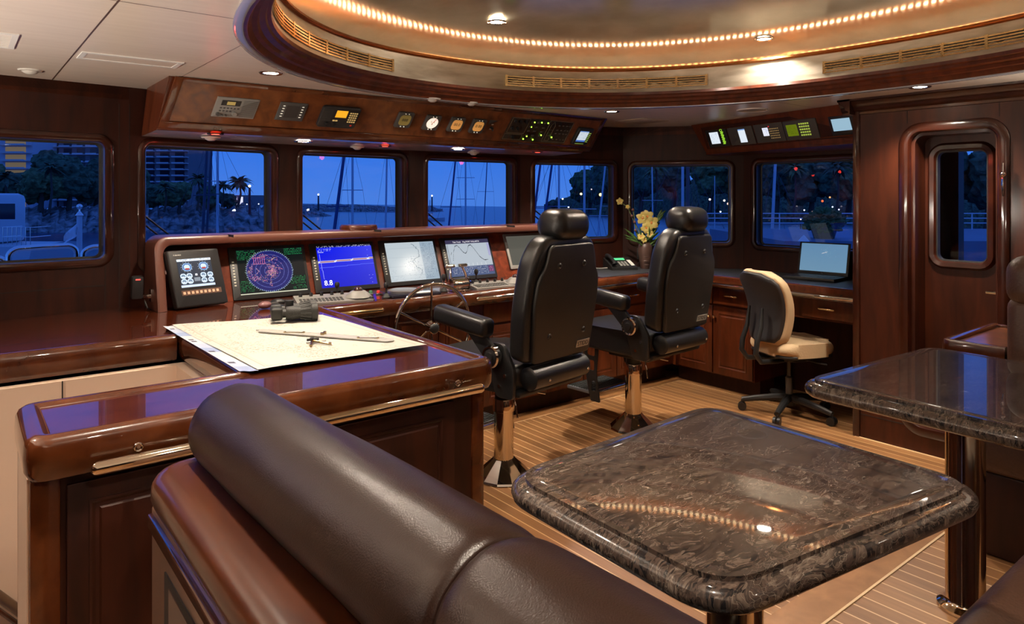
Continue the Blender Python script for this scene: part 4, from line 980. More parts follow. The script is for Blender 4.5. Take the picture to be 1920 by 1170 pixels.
text('8.8', .050, M @ Matrix.Translation((.095, .062, .0175)), emat('white_digits', (.8, .85, .9), .9), T, name='digits')
# chart plotter
im = Ras(110, 84, (205, 218, 226)); im.rect(78, 0, 110, 84, (168, 188, 205))
for k in range(4): im.line(0, 12 + k * 20, 78, 12 + k * 20, (188, 203, 214))
y_ = 4; x_ = 58
for k in range(60):
    x2 = x_ + random.choice((-2, -1, 0, 1, 2)) + (1 if k < 26 else (-2 if k < 34 else 1)); x2 = max(36, min(72, x2)); im.line(x_, y_, x2, y_ + 1.1, (96, 120, 140)); x_, y_ = x2, y_ + 1.1
im.speck(54, 46, 7, 6, 90, [(96, 130, 160), (120, 150, 175)]); im.speck(64, 60, 5, 8, 40, [(120, 140, 160)]); im.speck(72, 55, 4, 16, 60, [(180, 196, 208)])
im.scribble(80, 4, 109, 82, (110, 130, 155), .45, 3); im.scribble(4, 60, 70, 82, (150, 170, 190), .08, 3)
dashmon(1.455, 'chart plotter monitor with pale coastline chart, fourth screen from the left', im, .85)
# tide screen
im = Ras(110, 84, (196, 207, 218)); im.rect(0, 0, 110, 9, (66, 62, 92)); im.rect(0, 62, 110, 84, (84, 100, 140)); im.rect(96, 64, 109, 78, (110, 60, 110))
for x in range(8, 100):
    s_ = (x - 10) / 86; y = 34 - 22 * math.sin(s_ * 2 * PI * 1.22 + .25) * (1 if s_ < .55 else 1) * (.55 + .45 * abs(math.cos(s_ * PI)))
    if s_ > 0: y = [50, 26, 14, 12, 19, 28, 32, 26, 14, 12, 20, 30, 40, 46, 50, 49][min(15, int(s_ * 15))] * (1 - (s_ * 15) % 1) + [50, 26, 14, 12, 19, 28, 32, 26, 14, 12, 20, 30, 40, 46, 50, 49][min(15, int(s_ * 15) + 1)] * ((s_ * 15) % 1)
    im.px(x, y, (50, 56, 70)); im.px(x, y + .8, (70, 76, 90))
for k in range(8): im.line(14 + k * 11, 55, 14 + k * 11, 61, (235, 240, 245)); 
im.line(3, 10, 3, 60, (120, 130, 145)); im.scribble(4, 64, 94, 82, (200, 206, 220), .3, 3); im.scribble(97, 66, 108, 76, (220, 150, 190), .5, 3); im.rect(104, 10, 110, 40, (180, 180, 220))
T, M = dashmon(1.975, 'tide table monitor with one wavy curve, fifth screen from the left', im, .85)
text('Tide Track    Fog PORT VALLARTA', .017, M @ Matrix.Translation((.24, .305, .0172)), emat('white_caption', (.85, .85, .9), .8), T)
# blank monitor
im = Ras(4, 4, (118, 116, 106)); dashmon(2.60, 'grey-framed monitor with blank greyish screen, right end of the dashboard', im, .55, w_=.46, h_=.30, frame=GREYP, keyside=False, sx0=.022, sx1=.022, M0=DP @ Matrix.Translation((0, .055, 0)))

# ================================================================== things on the helm counter
def remap(o, fn):
    for v in o.data.vertices: v.co = fn(v.co.x, v.co.y)
    o.data.update(); return o
def joystick(x, y, label, h_=.075, r=.022):
    t = thing('joystick', label, 'joystick', (x, y, .951), group='small black joysticks on the helm counter')
    mb = MB(); mb.lathe([(0, 0), (r * 1.2, 0), (r * 1.2, .008), (r, .012), (r * .8, .022), (r * .35, .03), (0, .031)], (x, y, .951), 20); mb.build('boot', RUBBER, t)
    mb = MB(); mb.cyl((x, y, .975), (x, y, .951 + h_ * .75), .005); mb.lathe([(.006, h_ * .6), (.014, h_ * .72), (.016, h_ * .88), (.010, h_), (0, h_ + .001)], (x, y, .951), 16); mb.build('knob', BLKP, t)
joystick(1.914, 4.20, 'black joystick in front of the blue echo sounder screen', .10)
joystick(2.151, 3.99, 'black joystick at the counter edge left of the round repeater', .10)
joystick(2.60, 4.01, 'black joystick left of the chrome engine levers', .12)
joystick(3.02, 4.22, 'black joystick right of the chrome engine levers', .11)
def keyboard(name, label, P0, P1, dep, trackside):
    a = Vector((*P0, .951)); b = Vector((*P1, .951)); u = (b - a).normalized(); n_ = Vector((-u.y, u.x, 0)); L = (b - a).length
    t = thing(name, label, 'control panel', tuple((a + b) / 2 + n_ * dep / 2))
    F = basis(tuple(a + Vector((0, 0, .012))), u, n_ + Vector((0, 0, .16)), u.cross(n_ + Vector((0, 0, .16))))
    mb = MB(); loft(mb, [[a + Vector((0, 0, 0)), a + Vector((0, 0, .012)), a + n_ * dep + Vector((0, 0, .012 + dep * .16)), a + n_ * dep], [b, b + Vector((0, 0, .012)), b + n_ * dep + Vector((0, 0, .012 + dep * .16)), b + n_ * dep]]); mb.build('body', GREYP, t)
    mb = MB(); 
    for i in range(int(L * .62 / .022)):
        for j in range(3): mb.box((.02 + i * .022, .02 + j * .026, 0), (.036 + i * .022, .036 + j * .026, .004), F, bev=.001, seg=1)
    mb.build('keys', GREYD, t)
    for i in range(5):
        p = F @ Vector((.04 + i * L * .14, dep * .85, 0)); mb = MB(); mb.cyl(p, p + Vector((0, 0, .022)), .011, .009, 14); mb.build('rotary_knob', BLKP, t)
    p = F @ Vector((L * .84, dep * .5, 0)); mb = MB(); mb.lathe([(.085, -.004), (.07, .012), (.045, .032), (.033, .036), (.030, .028)], tuple(p), 24); mb.build('trackball_housing', GREYP, t)
    mb = MB(); mb.sph(p + Vector((0, 0, .032)), .028, u=18, v=12); mb.build('trackball', plain('dark_red_ball_' + name[:3], (.03, .006, .006), .12, coat=1), t)
keyboard('control_keyboard', 'light grey control panel with trackball in front of the radar and sounder screens', (1.585, 4.02), (2.03, 3.93), .17, 1)
keyboard('control_keyboard', 'light grey control panel with trackball in front of the blank monitor', (2.82, 3.93), (3.27, 3.90), .15, 1)
for x, y, c, lb, r in ((2.105, 4.27, 'r', 'large red push button below the sounder screen', .022), (2.15, 4.20, 'g', 'small dark green push button beside the large red button', .013), (2.19, 4.17, 'r', 'small red push button right of the green one', .013), (2.03, 3.955, 'b', 'black push knob near the counter edge beside the trackball', .017), (2.23, 4.10, 'b', 'black rotary knob left of the round repeater', .018), (2.56, 4.22, 'r', 'red push button beyond the top of the ship wheel', .014), (2.52, 4.12, 'b', 'black rotary knob right of the round repeater', .018)):
    t = thing('push_button', lb, 'button', (x, y, .951)); mb = MB(); mb.lathe([(0, 0), (r * 1.3, 0), (r * 1.3, .006), (r, .010)], (x, y, .951), 18); mb.build('bezel', GREYD, t)
    mb = MB(); mb.lathe([(r * .9, .008), (r * .9, .022), (r * .7, .027), (0, .028)], (x, y, .951), 18); mb.build('cap', {'r': plain('red_cap', (.6, .03, .02), .35, emit=(.8, .05, .03), es=.25), 'g': plain('green_cap', (.05, .16, .08), .4), 'b': BLKP}[c], t)
# round repeater on a dark square base
t = thing('compass_repeater', 'round repeater with silvery lid on dark square base, left of the ship wheel top', 'repeater', (2.33, 4.03, .951))
F = basis((2.33, 4.03, .951), (1, -.10, 0), (.10, 1, .0), (0, 0, 1))
mb = MB(); mb.box((-.15, -.115, 0), (.19, .13, .022), F, bev=.006); mb.build('base', plain('blue_black_box', (.02, .02, .032), .25, coat=.5), t)
mb = MB(); mb.lathe([(.105, .022), (.108, .034), (.095, .038), (0, .040)], tuple(F @ Vector((-.02, .01, 0))), 40); mb.build('lid', plain('brushed_disc', (.45, .42, .42), .3, .8), t)
mb = MB(); mb.box((.02, -.105, .022), (.13, -.05, .026), F); mb.build('display', plain('pale_window', (.7, .7, .68), .3, emit=(.8, .8, .75), es=.35), t)
# chrome engine levers
t = thing('engine_levers', 'pair of chrome engine levers joined by a bar, in front of the tide screen', 'throttle', (2.72, 4.0, .951))
F = basis((2.72, 4.0, .951), (1, 0, 0), (0, 1, 0), (0, 0, 1))
mb = MB(); mb.box((-.075, -.06, 0), (.075, .06, .010), F, bev=.004); mb.build('base', CHROME, t)
mb = MB(); mb.cyl(F @ Vector((-.055, 0, .045)), F @ Vector((.055, 0, .045)), .040, n=28); mb.build('hub', CHROME, t)
for s_ in (-1, 1):
    mb = MB(); mb.cyl(F @ Vector((s_ * .058, 0, .045)), F @ Vector((s_ * .074, 0, .045)), .047, .040, 28); mb.build('cheek', CHROME, t)
    mb = MB(); mb.tube([F @ Vector((s_ * .062, 0, .05)), F @ Vector((s_ * .064, .012, .10)), F @ Vector((s_ * .052, .03, .145)), F @ Vector((s_ * .045, .035, .165))], .009, 12, rs=[.012, .010, .008, .008]); mb.build('lever', CHROME, t)
    mb = MB(); mb.cyl(F @ Vector((s_ * .018, .036, .168)), F @ Vector((s_ * .078, .036, .168)), .011, n=16); mb.sph(F @ Vector((s_ * .08, .036, .168)), .012, u=12, v=8); mb.build('grip', CHROME, t)
# hand microphones
for x, y, lb, col, rz in ((1.40, 4.05, 'reddish rounded hand microphone lying below the radar screen', plain('reddish_grey', (.20, .09, .09), .35), .3), (1.50, 4.11, 'black hand microphone behind the binoculars, below the radar screen', BLKP, -.4)):
    t = thing('hand_microphone', lb, 'microphone', (x, y, .951)); F = Matrix.Translation((x, y, .951)) @ Matrix.Rotation(rz, 4, 'Z')
    mb = MB(); mb.sph((0, 0, .022), .022, (1.9, 1.3, .95), M=F); mb.build('body', col, t)
    mb = MB(); mb.box((.025, -.012, .012), (.09, .012, .032), F, bev=.008); mb.build('stem', GREYD if col != BLKP else BLKP, t)
    mb = MB(); mb.tube([F @ Vector((.08, 0, .02)), F @ Vector((.12, -.03, .006)), F @ Vector((.10, -.08, .006)), F @ Vector((.15, -.12, .006))], .004, 8); mb.build('cord', RUBBER, t)
# handset hanging on the cheek of the dashboard
t = thing('handheld_radio', 'black handheld radio bracketed to the left side of the dashboard', 'radio', (.80, 4.40, 1.03))
mb = MB(); F = Matrix.Translation((.80, 4.38, 1.09)) @ Matrix.Rotation(.15, 4, 'X'); mb.box((-.03, -.02, -.065), (.03, .02, .065), F, bev=.010); mb.build('body', BLKP, t)
mb = MB(); mb.box((-.012, -.022, .045), (.012, -.019, .052), F); mb.build('indicator', plain('red_indicator', (.6, .1, .1), .4, emit=(1, .1, .08), es=1.2), t)
mb = MB(); mb.cyl((.83, 4.40, 1.03), (.885, 4.42, 1.03), .012); mb.box((.872, 4.385, 1.0), (.886, 4.44, 1.07)); mb.build('bracket', CHROME, t)
mb = MB(); mb.tube([(.84, 4.39, 1.01), (.85, 4.37, .97), (.87, 4.38, .956), (.86, 4.42, .956)], .004, 8); mb.build('cord', RUBBER, t)
# compass binnacle housing behind the hood
t = thing('compass_housing', 'x', 'compass', (2.225, 4.53, 1.368))
t['label'] = 'low round wooden drum behind the dashboard hood, in the third window'
mb = MB(); mb.lathe([(0, .448), (.120, .449), (.128, .440), (.130, .430), (.130, .417), (0, .417)], (2.225, 4.53, .951), 40); mb.build('drum', MAHD, t)
# deck phone
t = thing('telephone', 'black desk telephone with green lit display, beside the vase', 'telephone', (4.69, 4.25, .953))
F = basis((4.64, 4.29, .953), (.90, -.42, 0), (.42, .90, 0), (0, 0, 1)) @ Matrix.Scale(1.25, 4)
mb = MB(); loft(mb, [[F @ Vector(p) for p in ((-.09, -.09, 0), (-.09, -.09, .018), (-.09, .09, .075), (-.09, .09, 0))], [F @ Vector(p) for p in ((.10, -.09, 0), (.10, -.09, .018), (.10, .09, .075), (.10, .09, 0))]]); mb.build('body', BLKP, t)
S = F @ basis((0, -.09, .0185), (1, 0, 0), (0, .18, .057), (0, -.057, .18))
mb = MB(); mb.box((-.02, .135, 0), (.055, .165, .002), S); mb.build('display', emat('green_phone_lcd', (.08, .65, .25), .9), t)
mb = MB(); keys(mb, S, -.015, .03, 3, 4, .024, .02, .015, .012, .004); mb.build('keys', plain('pale_phone_keys', (.4, .4, .38), .4), t)
mb = MB(); mb.box((.065, .03, 0), (.092, .13, .002), S); mb.build('label_strip', WHITE, t)
mb = MB(); mb.tube([S @ Vector((-.07, .015, .02)), S @ Vector((-.07, .03, .035)), S @ Vector((-.07, .13, .035)), S @ Vector((-.07, .165, .02))], .02, 12, rs=[.024, .016, .016, .024]); mb.build('receiver', BLKP, t)
mb = MB(); mb.tube([F @ Vector(p) for p in ((-.10, -.02, .01), (-.15, -.03, .008), (-.19, .02, .008), (-.26, .0, .008), (-.36, .05, .008))], .006, 8); mb.build('cord', plain('grey_cord', (.25, .24, .22), .5), t)
# vase with orchids
VX, VY = 4.84, 4.165
vz = thing('vase', 'brown ribbed vase holding yellow orchids, in the corner of the counter', 'vase', (VX, VY, .953))
mb = MB(); mb.lathe([(0, 0), (.040, 0), (.044, .01), (.050, .06), (.062, .13), (.066, .18), (.058, .215), (.045, .232), (.046, .238), (.042, .232), (.04, .15), (0, .15)], (VX, VY, .953), 32); mb.build('body', plain('brown_glaze', (.075, .040, .032), .4, vary=.2, bscale=20), vz)
mb = MB()
for k in range(5): mb.tube([(VX - RX * 0 + .076 * 0 + (.058 + .006 * math.sin(k * 1.4)) * math.cos(a), VY + (.058 + .006 * math.sin(k * 1.4)) * math.sin(a), .953 + .04 + k * .035) for a in [-2.6 + j * .12 for j in range(8)]], .003, 6)
mb.build('relief', plain('dark_glaze', (.09, .05, .04), .4), vz)
mb = MB(); mb.tube([(VX + .066, VY - .03, 1.12), (VX + .10, VY - .06, 1.11), (VX + .105, VY - .06, 1.07), (VX + .075, VY - .035, 1.03)], .005, 8); mb.build('handle', plain('vase_handle', (.12, .07, .055), .4), vz)
fl = thing('orchid_arrangement', 'tall arrangement of yellow orchids, brown seed heads and green leaves in the vase', 'flowers', (VX, VY, 1.12))
Rv = Vector((RX, RY, 0)); Fv = Vector((FX, FY, 0)); O = Vector((VX, VY, 1.17))
def PT(a, z, dd=0): return O + Rv * a + Vector((0, 0, z)) - Fv * dd
GREEN = plain('leaf_green', (.06, .13, .03), .5, vary=.4, bscale=30); GREENP = plain('stem_green', (.16, .20, .08), .5)
mb = MB()
stems = [[(0, -.05), (-.06, .12), (-.13, .26), (-.16, .33), (-.24, .39)], [(0, -.05), (0, .10), (.03, .26)], [(.01, -.05), (.03, .1), (.07, .2)], [(0, -.05), (-.03, .06), (-.02, .13)], [(-.01, -.05), (-.08, .1), (-.11, .30)], [(0, -.05), (-.07, .06), (-.09, .12)], [(0, -.05), (-.08, .1), (-.10, .19)]]
for st in stems: mb.tube([PT(a, z, .01 * i) for i, (a, z) in enumerate(st)], .004, 6)
mb.build('stems', GREENP, fl)
def petal(mb, c, dirn, nrm, L, W):
    dirn = dirn.normalized(); s_ = dirn.cross(nrm).normalized(); pts = []
    prof = [(0, .12), (.25, .75), (.55, 1), (.8, .75), (1, .08)]
    l_ = [mb.bm.verts.new(c + dirn * L * a + s_ * W * b / 2 + nrm * .01 * math.sin(a * PI)) for a, b in prof]; r_ = [mb.bm.verts.new(c + dirn * L * a - s_ * W * b / 2 + nrm * .01 * math.sin(a * PI)) for a, b in prof]
    m_ = [mb.bm.verts.new(c + dirn * L * a + nrm * (.004 + .01 * math.sin(a * PI))) for a, b in prof]
    for i in range(4): mb.bm.faces.new((l_[i], l_[i + 1], m_[i + 1], m_[i])); mb.bm.faces.new((m_[i], m_[i + 1], r_[i + 1], r_[i]))
YEL = plain('orchid_yellow', (.58, .47, .14), .5, vary=.15, bscale=30); ORG = plain('orchid_lip', (.70, .25, .06), .5)
for a, z, sz in ((-.035, .235, .05), (.01, .25, .05), (.045, .195, .055), (.0, .15, .045), (-.03, .235, .03), (.035, .09, .03), (-.045, .07, .03), (-.02, .04, .025), (-.235, .385, .028), (-.165, .335, .018)):
    c = PT(a, z, .05); nrm = (-Fv + Rv * random.uniform(-.4, .4) + Vector((0, 0, random.uniform(-.1, .3)))).normalized(); mb = MB()
    e1 = nrm.orthogonal().normalized(); e2 = nrm.cross(e1); off = random.random()
    for k in range(5): an = off + k * 2 * PI / 5; petal(mb, c, e1 * math.cos(an) + e2 * math.sin(an), nrm, sz * 1.25, sz * 1.0)
    f = mb.build('flower', YEL, fl, recalc=False); mb = MB(); mb.sph(c + nrm * .008, sz * .2, (1, 1, 1.2), 8, 6); mb.build('lip', ORG, f)
for a, z in ((-.115, .31), (-.10, .20), (-.092, .125), (-.125, .255)):
    mb = MB(); mb.sph(PT(a, z, .03), .014, (1, 1, .9), 12, 8); mb.build('seed_head', plain('seed_brown', (.16, .07, .05), .7), fl)
mb = MB()
for k in range(34):
    a0 = random.uniform(-.05, .05); L = random.uniform(.09, .2); an = random.uniform(-1.2, 1.2); d_ = (Rv * math.sin(an) + Vector((0, 0, math.cos(an) * .9)) - Fv * random.uniform(-.4, .6)).normalized()
    petal(mb, PT(a0, random.uniform(-.04, .03), random.uniform(-.02, .02)), d_, (-Fv + Vector((0, 0, .2))).normalized(), L, .016)
for k in range(14):
    an = random.uniform(.5, .9); petal(mb, PT(.03 + k * .006, .06 + k * .014, 0), (Rv * math.sin(an) + Vector((0, 0, math.cos(an)))).normalized(), (-Fv).normalized(), .10, .022)
mb.build('leaves', GREEN, fl, recalc=False)
# laptop
t = thing('laptop', 'open black laptop with pale blue screen on the desk', 'laptop', (5.2, 2.80, .953))
F = basis((5.075, 2.99, .953), (.155, -.42, 0), (.42, .155, 0), (0, 0, 1))
F = basis((5.10, 2.99, .9535), Vector((.04, -.44, 0)), Vector((.44, .04, 0)), (0, 0, 1))
mb = MB(); mb.box((0, 0, 0), (.40, .26, .026), F, bev=.006); mb.build('base', BLKP, t)
mb = MB(); keys(mb, F @ M_z(.026), .03, .10, 14, 5, .0245, .027, .021, .022, .0025); mb.build('keyboard', plain('key_black', (.03, .03, .035), .35), t)
mb = MB(); mb.box((.15, .02, .026), (.25, .075, .027), F); mb.build('touchpad', GREYD, t)
S = F @ basis((0, .262, .022), (1, 0, 0), (0, .22, .97), (0, -.97, .22))
mb = MB(); mb.box((0, 0, -.012), (.40, .262, 0), S, bev=.005); lid = mb.build('lid', BLKP, t)
im = Ras(96, 60, (120, 175, 215))
for y in range(60):
    for x in range(96): im.a[y, x] = lin((118 + 14 * y / 60, 168 + 10 * y / 60, 212))
im.line(44, 21, 54, 18, (215, 230, 245)); im.line(46, 20, 56, 16, (235, 240, 250)); im.speck(56, 18, 7, 6, 26, [(150, 195, 225)])
im.mesh('screen', S @ Matrix.Translation((.018, .028, .0012)), .364, .222, SCREEN, t, .62)
text('hp', .014, S @ Matrix.Translation((.2, .014, .0006)), INK, t)

# ---- sea chart and tools on the chart table
def sheetfn(c00, c10, c11, c01, z, warp=.0):
    c = [Vector((*p, 0)) for p in (c00, c10, c11, c01)]
    def fn(u, v):
        p = c[0].lerp(c[1], u).lerp(c[3].lerp(c[2], u), v); e_ = min(u, v, 1 - u, 1 - v)
        return Vector((p.x, p.y, z + warp * math.exp(-e_ * 14) * (.5 + .5 * math.sin(u * 9 + v * 7)))) 
    return fn
im = Ras(120, 170, (196, 192, 181))
for k in range(5200):
    x = random.random() * 120; y = random.random() * 170
    d = mnoise.fractal(Vector((x * .03, y * .02, 3)), 1, 2, 4)
    if d > .12: im.px(x, y, (180, 170, 148) if d < .3 else (158, 147, 126))
im.line(6, 5, 6, 164, (170, 160, 145)); im.line(8, 5, 8, 164, (190, 180, 165)); im.line(6, 5, 114, 5, (170, 160, 145)); im.line(6, 164, 114, 164, (170, 160, 145)); im.line(114, 5, 114, 164, (170, 160, 145))
for k in range(260):
    x = 18 + random.random() * 60; y = 60 + random.gauss(0, 16) + x * .5; im.px(x, y, (160, 146, 130))
im.scribble(14, 12, 34, 18, (150, 130, 120), .35, 2); im.line(88, 22, 100, 28, (130, 90, 80)); im.line(90, 24, 98, 26, (150, 110, 100))
CH = thing('sea_chart', 'large cream paper sea chart spread on the chart table', 'chart', (1.2, 3.1, .963))
o = im.mesh('sheet', Matrix.Identity(4), 1, 1, PRINT, None, 1.0); o.parent = CH
remap(o, sheetfn((.865, 2.575), (1.575, 2.56), (1.535, 3.56), (.835, 3.735), .966, .004)); o.data.transform(WM[CH].inverted())
im = Ras(10, 120, (200, 205, 212))
for y in range(120):
    c_ = [(196, 200, 206), (170, 180, 200), (140, 155, 190), (205, 205, 200)][(y // 11) % 4]; im.rect(0, y, 10, y + 1, c_)
for y in (8, 42, 47, 74, 100): im.rect(2, y, 6, y + 3, (30, 30, 60))
T = thing('sea_chart', 'second sheet with blue-grey printed margin, under the cream chart along the stairwell edge', 'chart', (.83, 3.1, .963))
o = im.mesh('margin', Matrix.Identity(4), 1, 1, PRINT, None, 1.0); o.parent = T; remap(o, sheetfn((.808, 2.60), (.865, 2.565), (.84, 3.715), (.795, 3.735), .9645, .002)); o.data.transform(WM[T].inverted())
mb = MB(); mb.plate([(.80, 3.70), (.81, 2.62), (1.2, 2.60), (1.2, 3.66)], [], 0, M_z(.9640)); mb.build('sheet', plain('chart_back', (.62, .56, .46), .7), T, smooth=0)
# binoculars
bn = thing('binoculars', 'black rubber-armoured binoculars lying on the far edge of the chart', 'binoculars', (1.36, 3.45, .968))
ax = Vector((.95, -.30, 0)).normalized(); pr = Vector((.30, .95, 0)).normalized(); C0 = Vector((1.335, 3.45, 1.012))
RUBB = plain('binocular_armour', (.022, .022, .020), .55, bump=.2, bscale=200)
for s_, off in ((0, 0), (1, .085)):
    c = C0 + pr * off + Vector((0, 0, .004 * s_))
    mb = MB(); mb.tube([c - ax * .035, c - ax * .03, c, c + ax * .03, c + ax * .085, c + ax * .09, c + ax * .118, c + ax * .12], .03, 24, rs=[.030, .034, .036, .030, .041, .045, .045, .036])
    for k in range(12):
        a = k * PI / 6; e1 = pr * math.cos(a) + Vector((0, 0, math.sin(a))); mb.tube([c + ax * .035 + e1 * .030, c + ax * .085 + e1 * .041], .0035, 6)
    mb.build('barrel', RUBB, bn)
    mb = MB(); mb.tube([c - ax * .05, c - ax * .035], .022, 20); mb.box((-.105, -.030, -.030), (-.050, .030, .030), basis(tuple(c), ax, pr, (0, 0, 1)), bev=.012, seg=3); ec = mb.build('eyecup', RUBB, bn)
    mb = MB(); mb.box((-.1065, -.017, -.019), (-.104, .017, .019), basis(tuple(c), ax, pr, (0, 0, 1)), bev=.001); mb.build('lens', plain('coated_lens_%d' % s_, (.12, .11, .09), .1, coat=1), ec)
c = C0 + pr * .0425
mb = MB(); mb.box((-.03, -.04, -.012), (.05, .04, .02), basis(tuple(c), ax, pr, (0, 0, 1)), bev=.008); mb.build('bridge', RUBB, bn)
mb = MB(); q = c - ax * .015 + Vector((0, 0, .02)); mb.cyl(q, q + Vector((0, 0, .038)), .020, .022, 24); mb.build('focus_wheel', BLKP, bn)
# parallel rule
pr_ = thing('parallel_rule', 'clear plastic parallel rule with brass hinges lying across the chart', 'ruler', (1.3, 3.0, .969))
a = Vector((1.115, 3.30, .970)); b = Vector((1.485, 2.72, .970)); F = basis(tuple(a), b - a, Vector((0, 0, 1)).cross(b - a), (0, 0, 1)); L = (b - a).length
for v_ in (-.030, .002):
    mb = MB(); mb.prism([(.02 if v_ < 0 else -.02, v_), (L + (-.0 if v_ < 0 else .02), v_), (L + (.02 if v_ < 0 else 0), v_ + .028), (0, v_ + .028)], 0, .004, F); mb.build('blade', plain('frosted_rule', (.62, .60, .54), .25), pr_, smooth=0)
    mb = MB(); mb.box((.03, v_ + (.002 if v_ < 0 else .024), .004), (L - .03, v_ + (.0035 if v_ < 0 else .0255), .0044), F); mb.build('scale_line', GREYD, pr_, smooth=0)
for u_ in (L * .22, L * .78):
    mb = MB(); mb.box((u_, -.016, .004), (u_ + .09, -.008, .006), F @ Matrix.Translation((u_, -.012, 0)) @ Matrix.Rotation(.28, 4, 'Z') @ Matrix.Translation((-u_, .012, 0))); mb.cyl(F @ Vector((u_, -.012, .004)), F @ Vector((u_, -.012, .009)), .006, n=12); mb.cyl(F @ Vector((u_ + .085, .012, .004)), F @ Vector((u_ + .085, .012, .009)), .006, n=12); mb.build('hinge', BRASS, pr_)
mb = MB(); mb.cyl(F @ Vector((L * .5, 0, .004)), F @ Vector((L * .5, 0, .014)), .009, n=16); mb.cyl(F @ Vector((L * .5, .02, .004)), F @ Vector((L * .5, .02, .016)), .007, n=16); mb.build('finger_knob', BRASS, pr_)
# dividers
dv = thing('dividers', 'small brass and black bow dividers lying beside the rule on the chart', 'dividers', (1.22, 2.86, .969))
h0 = Vector((1.205, 2.90, .978))
for e1, mt in ((Vector((1.165, 2.815, .970)), BRASS), (Vector((1.255, 2.80, .970)), BRASS)):
    mb = MB(); mb.tube([h0, h0.lerp(e1, .5), e1], .005, 8, rs=[.006, .005, .002]); mb.cyl(e1 + (h0 - e1) * .12 + Vector((0, 0, -.002)), e1 + (h0 - e1) * .12 + Vector((0, 0, .008)), .006, n=12); mb.build('arm', mt, dv)
mb = MB(); mb.cyl(h0, h0 + Vector((0, 0, .012)), .009, n=14); mb.cyl(h0 + Vector((-.02, .006, .004)), h0 + Vector((.03, -.004, .004)), .006, n=10); mb.build('hinge', BLKP, dv)
mb = MB(); mb.tube([Vector((1.165, 2.865, .978)), Vector((1.250, 2.855, .978))], .002, 6); mb.build('adjusting_screw', CHROME, dv)
# ---- ship wheel
wh = thing('ship_wheel', 'large polished steel ship wheel with six spokes in front of the helm cabinets', 'wheel', (2.33, 3.72, .78))
WC = Vector((2.345, 3.735, .775)); WR = .275
mb = MB(); mb.tube([WC + Vector((WR * math.cos(a), .02 * math.sin(a) * 0, WR * math.sin(a))) for a in [k * 2 * PI / 64 for k in range(64)]], .012, 14, closed=True); mb.build('rim', CHROME, wh)
for k in range(6):
    a = PI / 6 + .05 + k * PI / 3; e1 = Vector((math.cos(a), 0, math.sin(a))); mb = MB(); mb.tube([WC + e1 * .03 + Vector((0, .03, 0)), WC + e1 * (WR - .005)], .007, 10); mb.build('spoke', CHROME, wh)
mb = MB(); mb.lathe([(0, -.02), (.022, -.018), (.036, -.012), (.04, .01), (.045, .03), (.035, .05), (.02, .06), (.018, .20)], (0, 0, 0), 24, M=Matrix.Translation(WC) @ Matrix.Rotation(-PI / 2, 4, 'X')); mb.build('hub', CHROME, wh)
mb = MB(); mb.lathe([(0, -.028), (.018, -.027), (.030, -.02), (.034, -.012)], (0, 0, 0), 24, M=Matrix.Translation(WC) @ Matrix.Rotation(-PI / 2, 4, 'X')); mb.build('hub_cap', BLKP, wh)

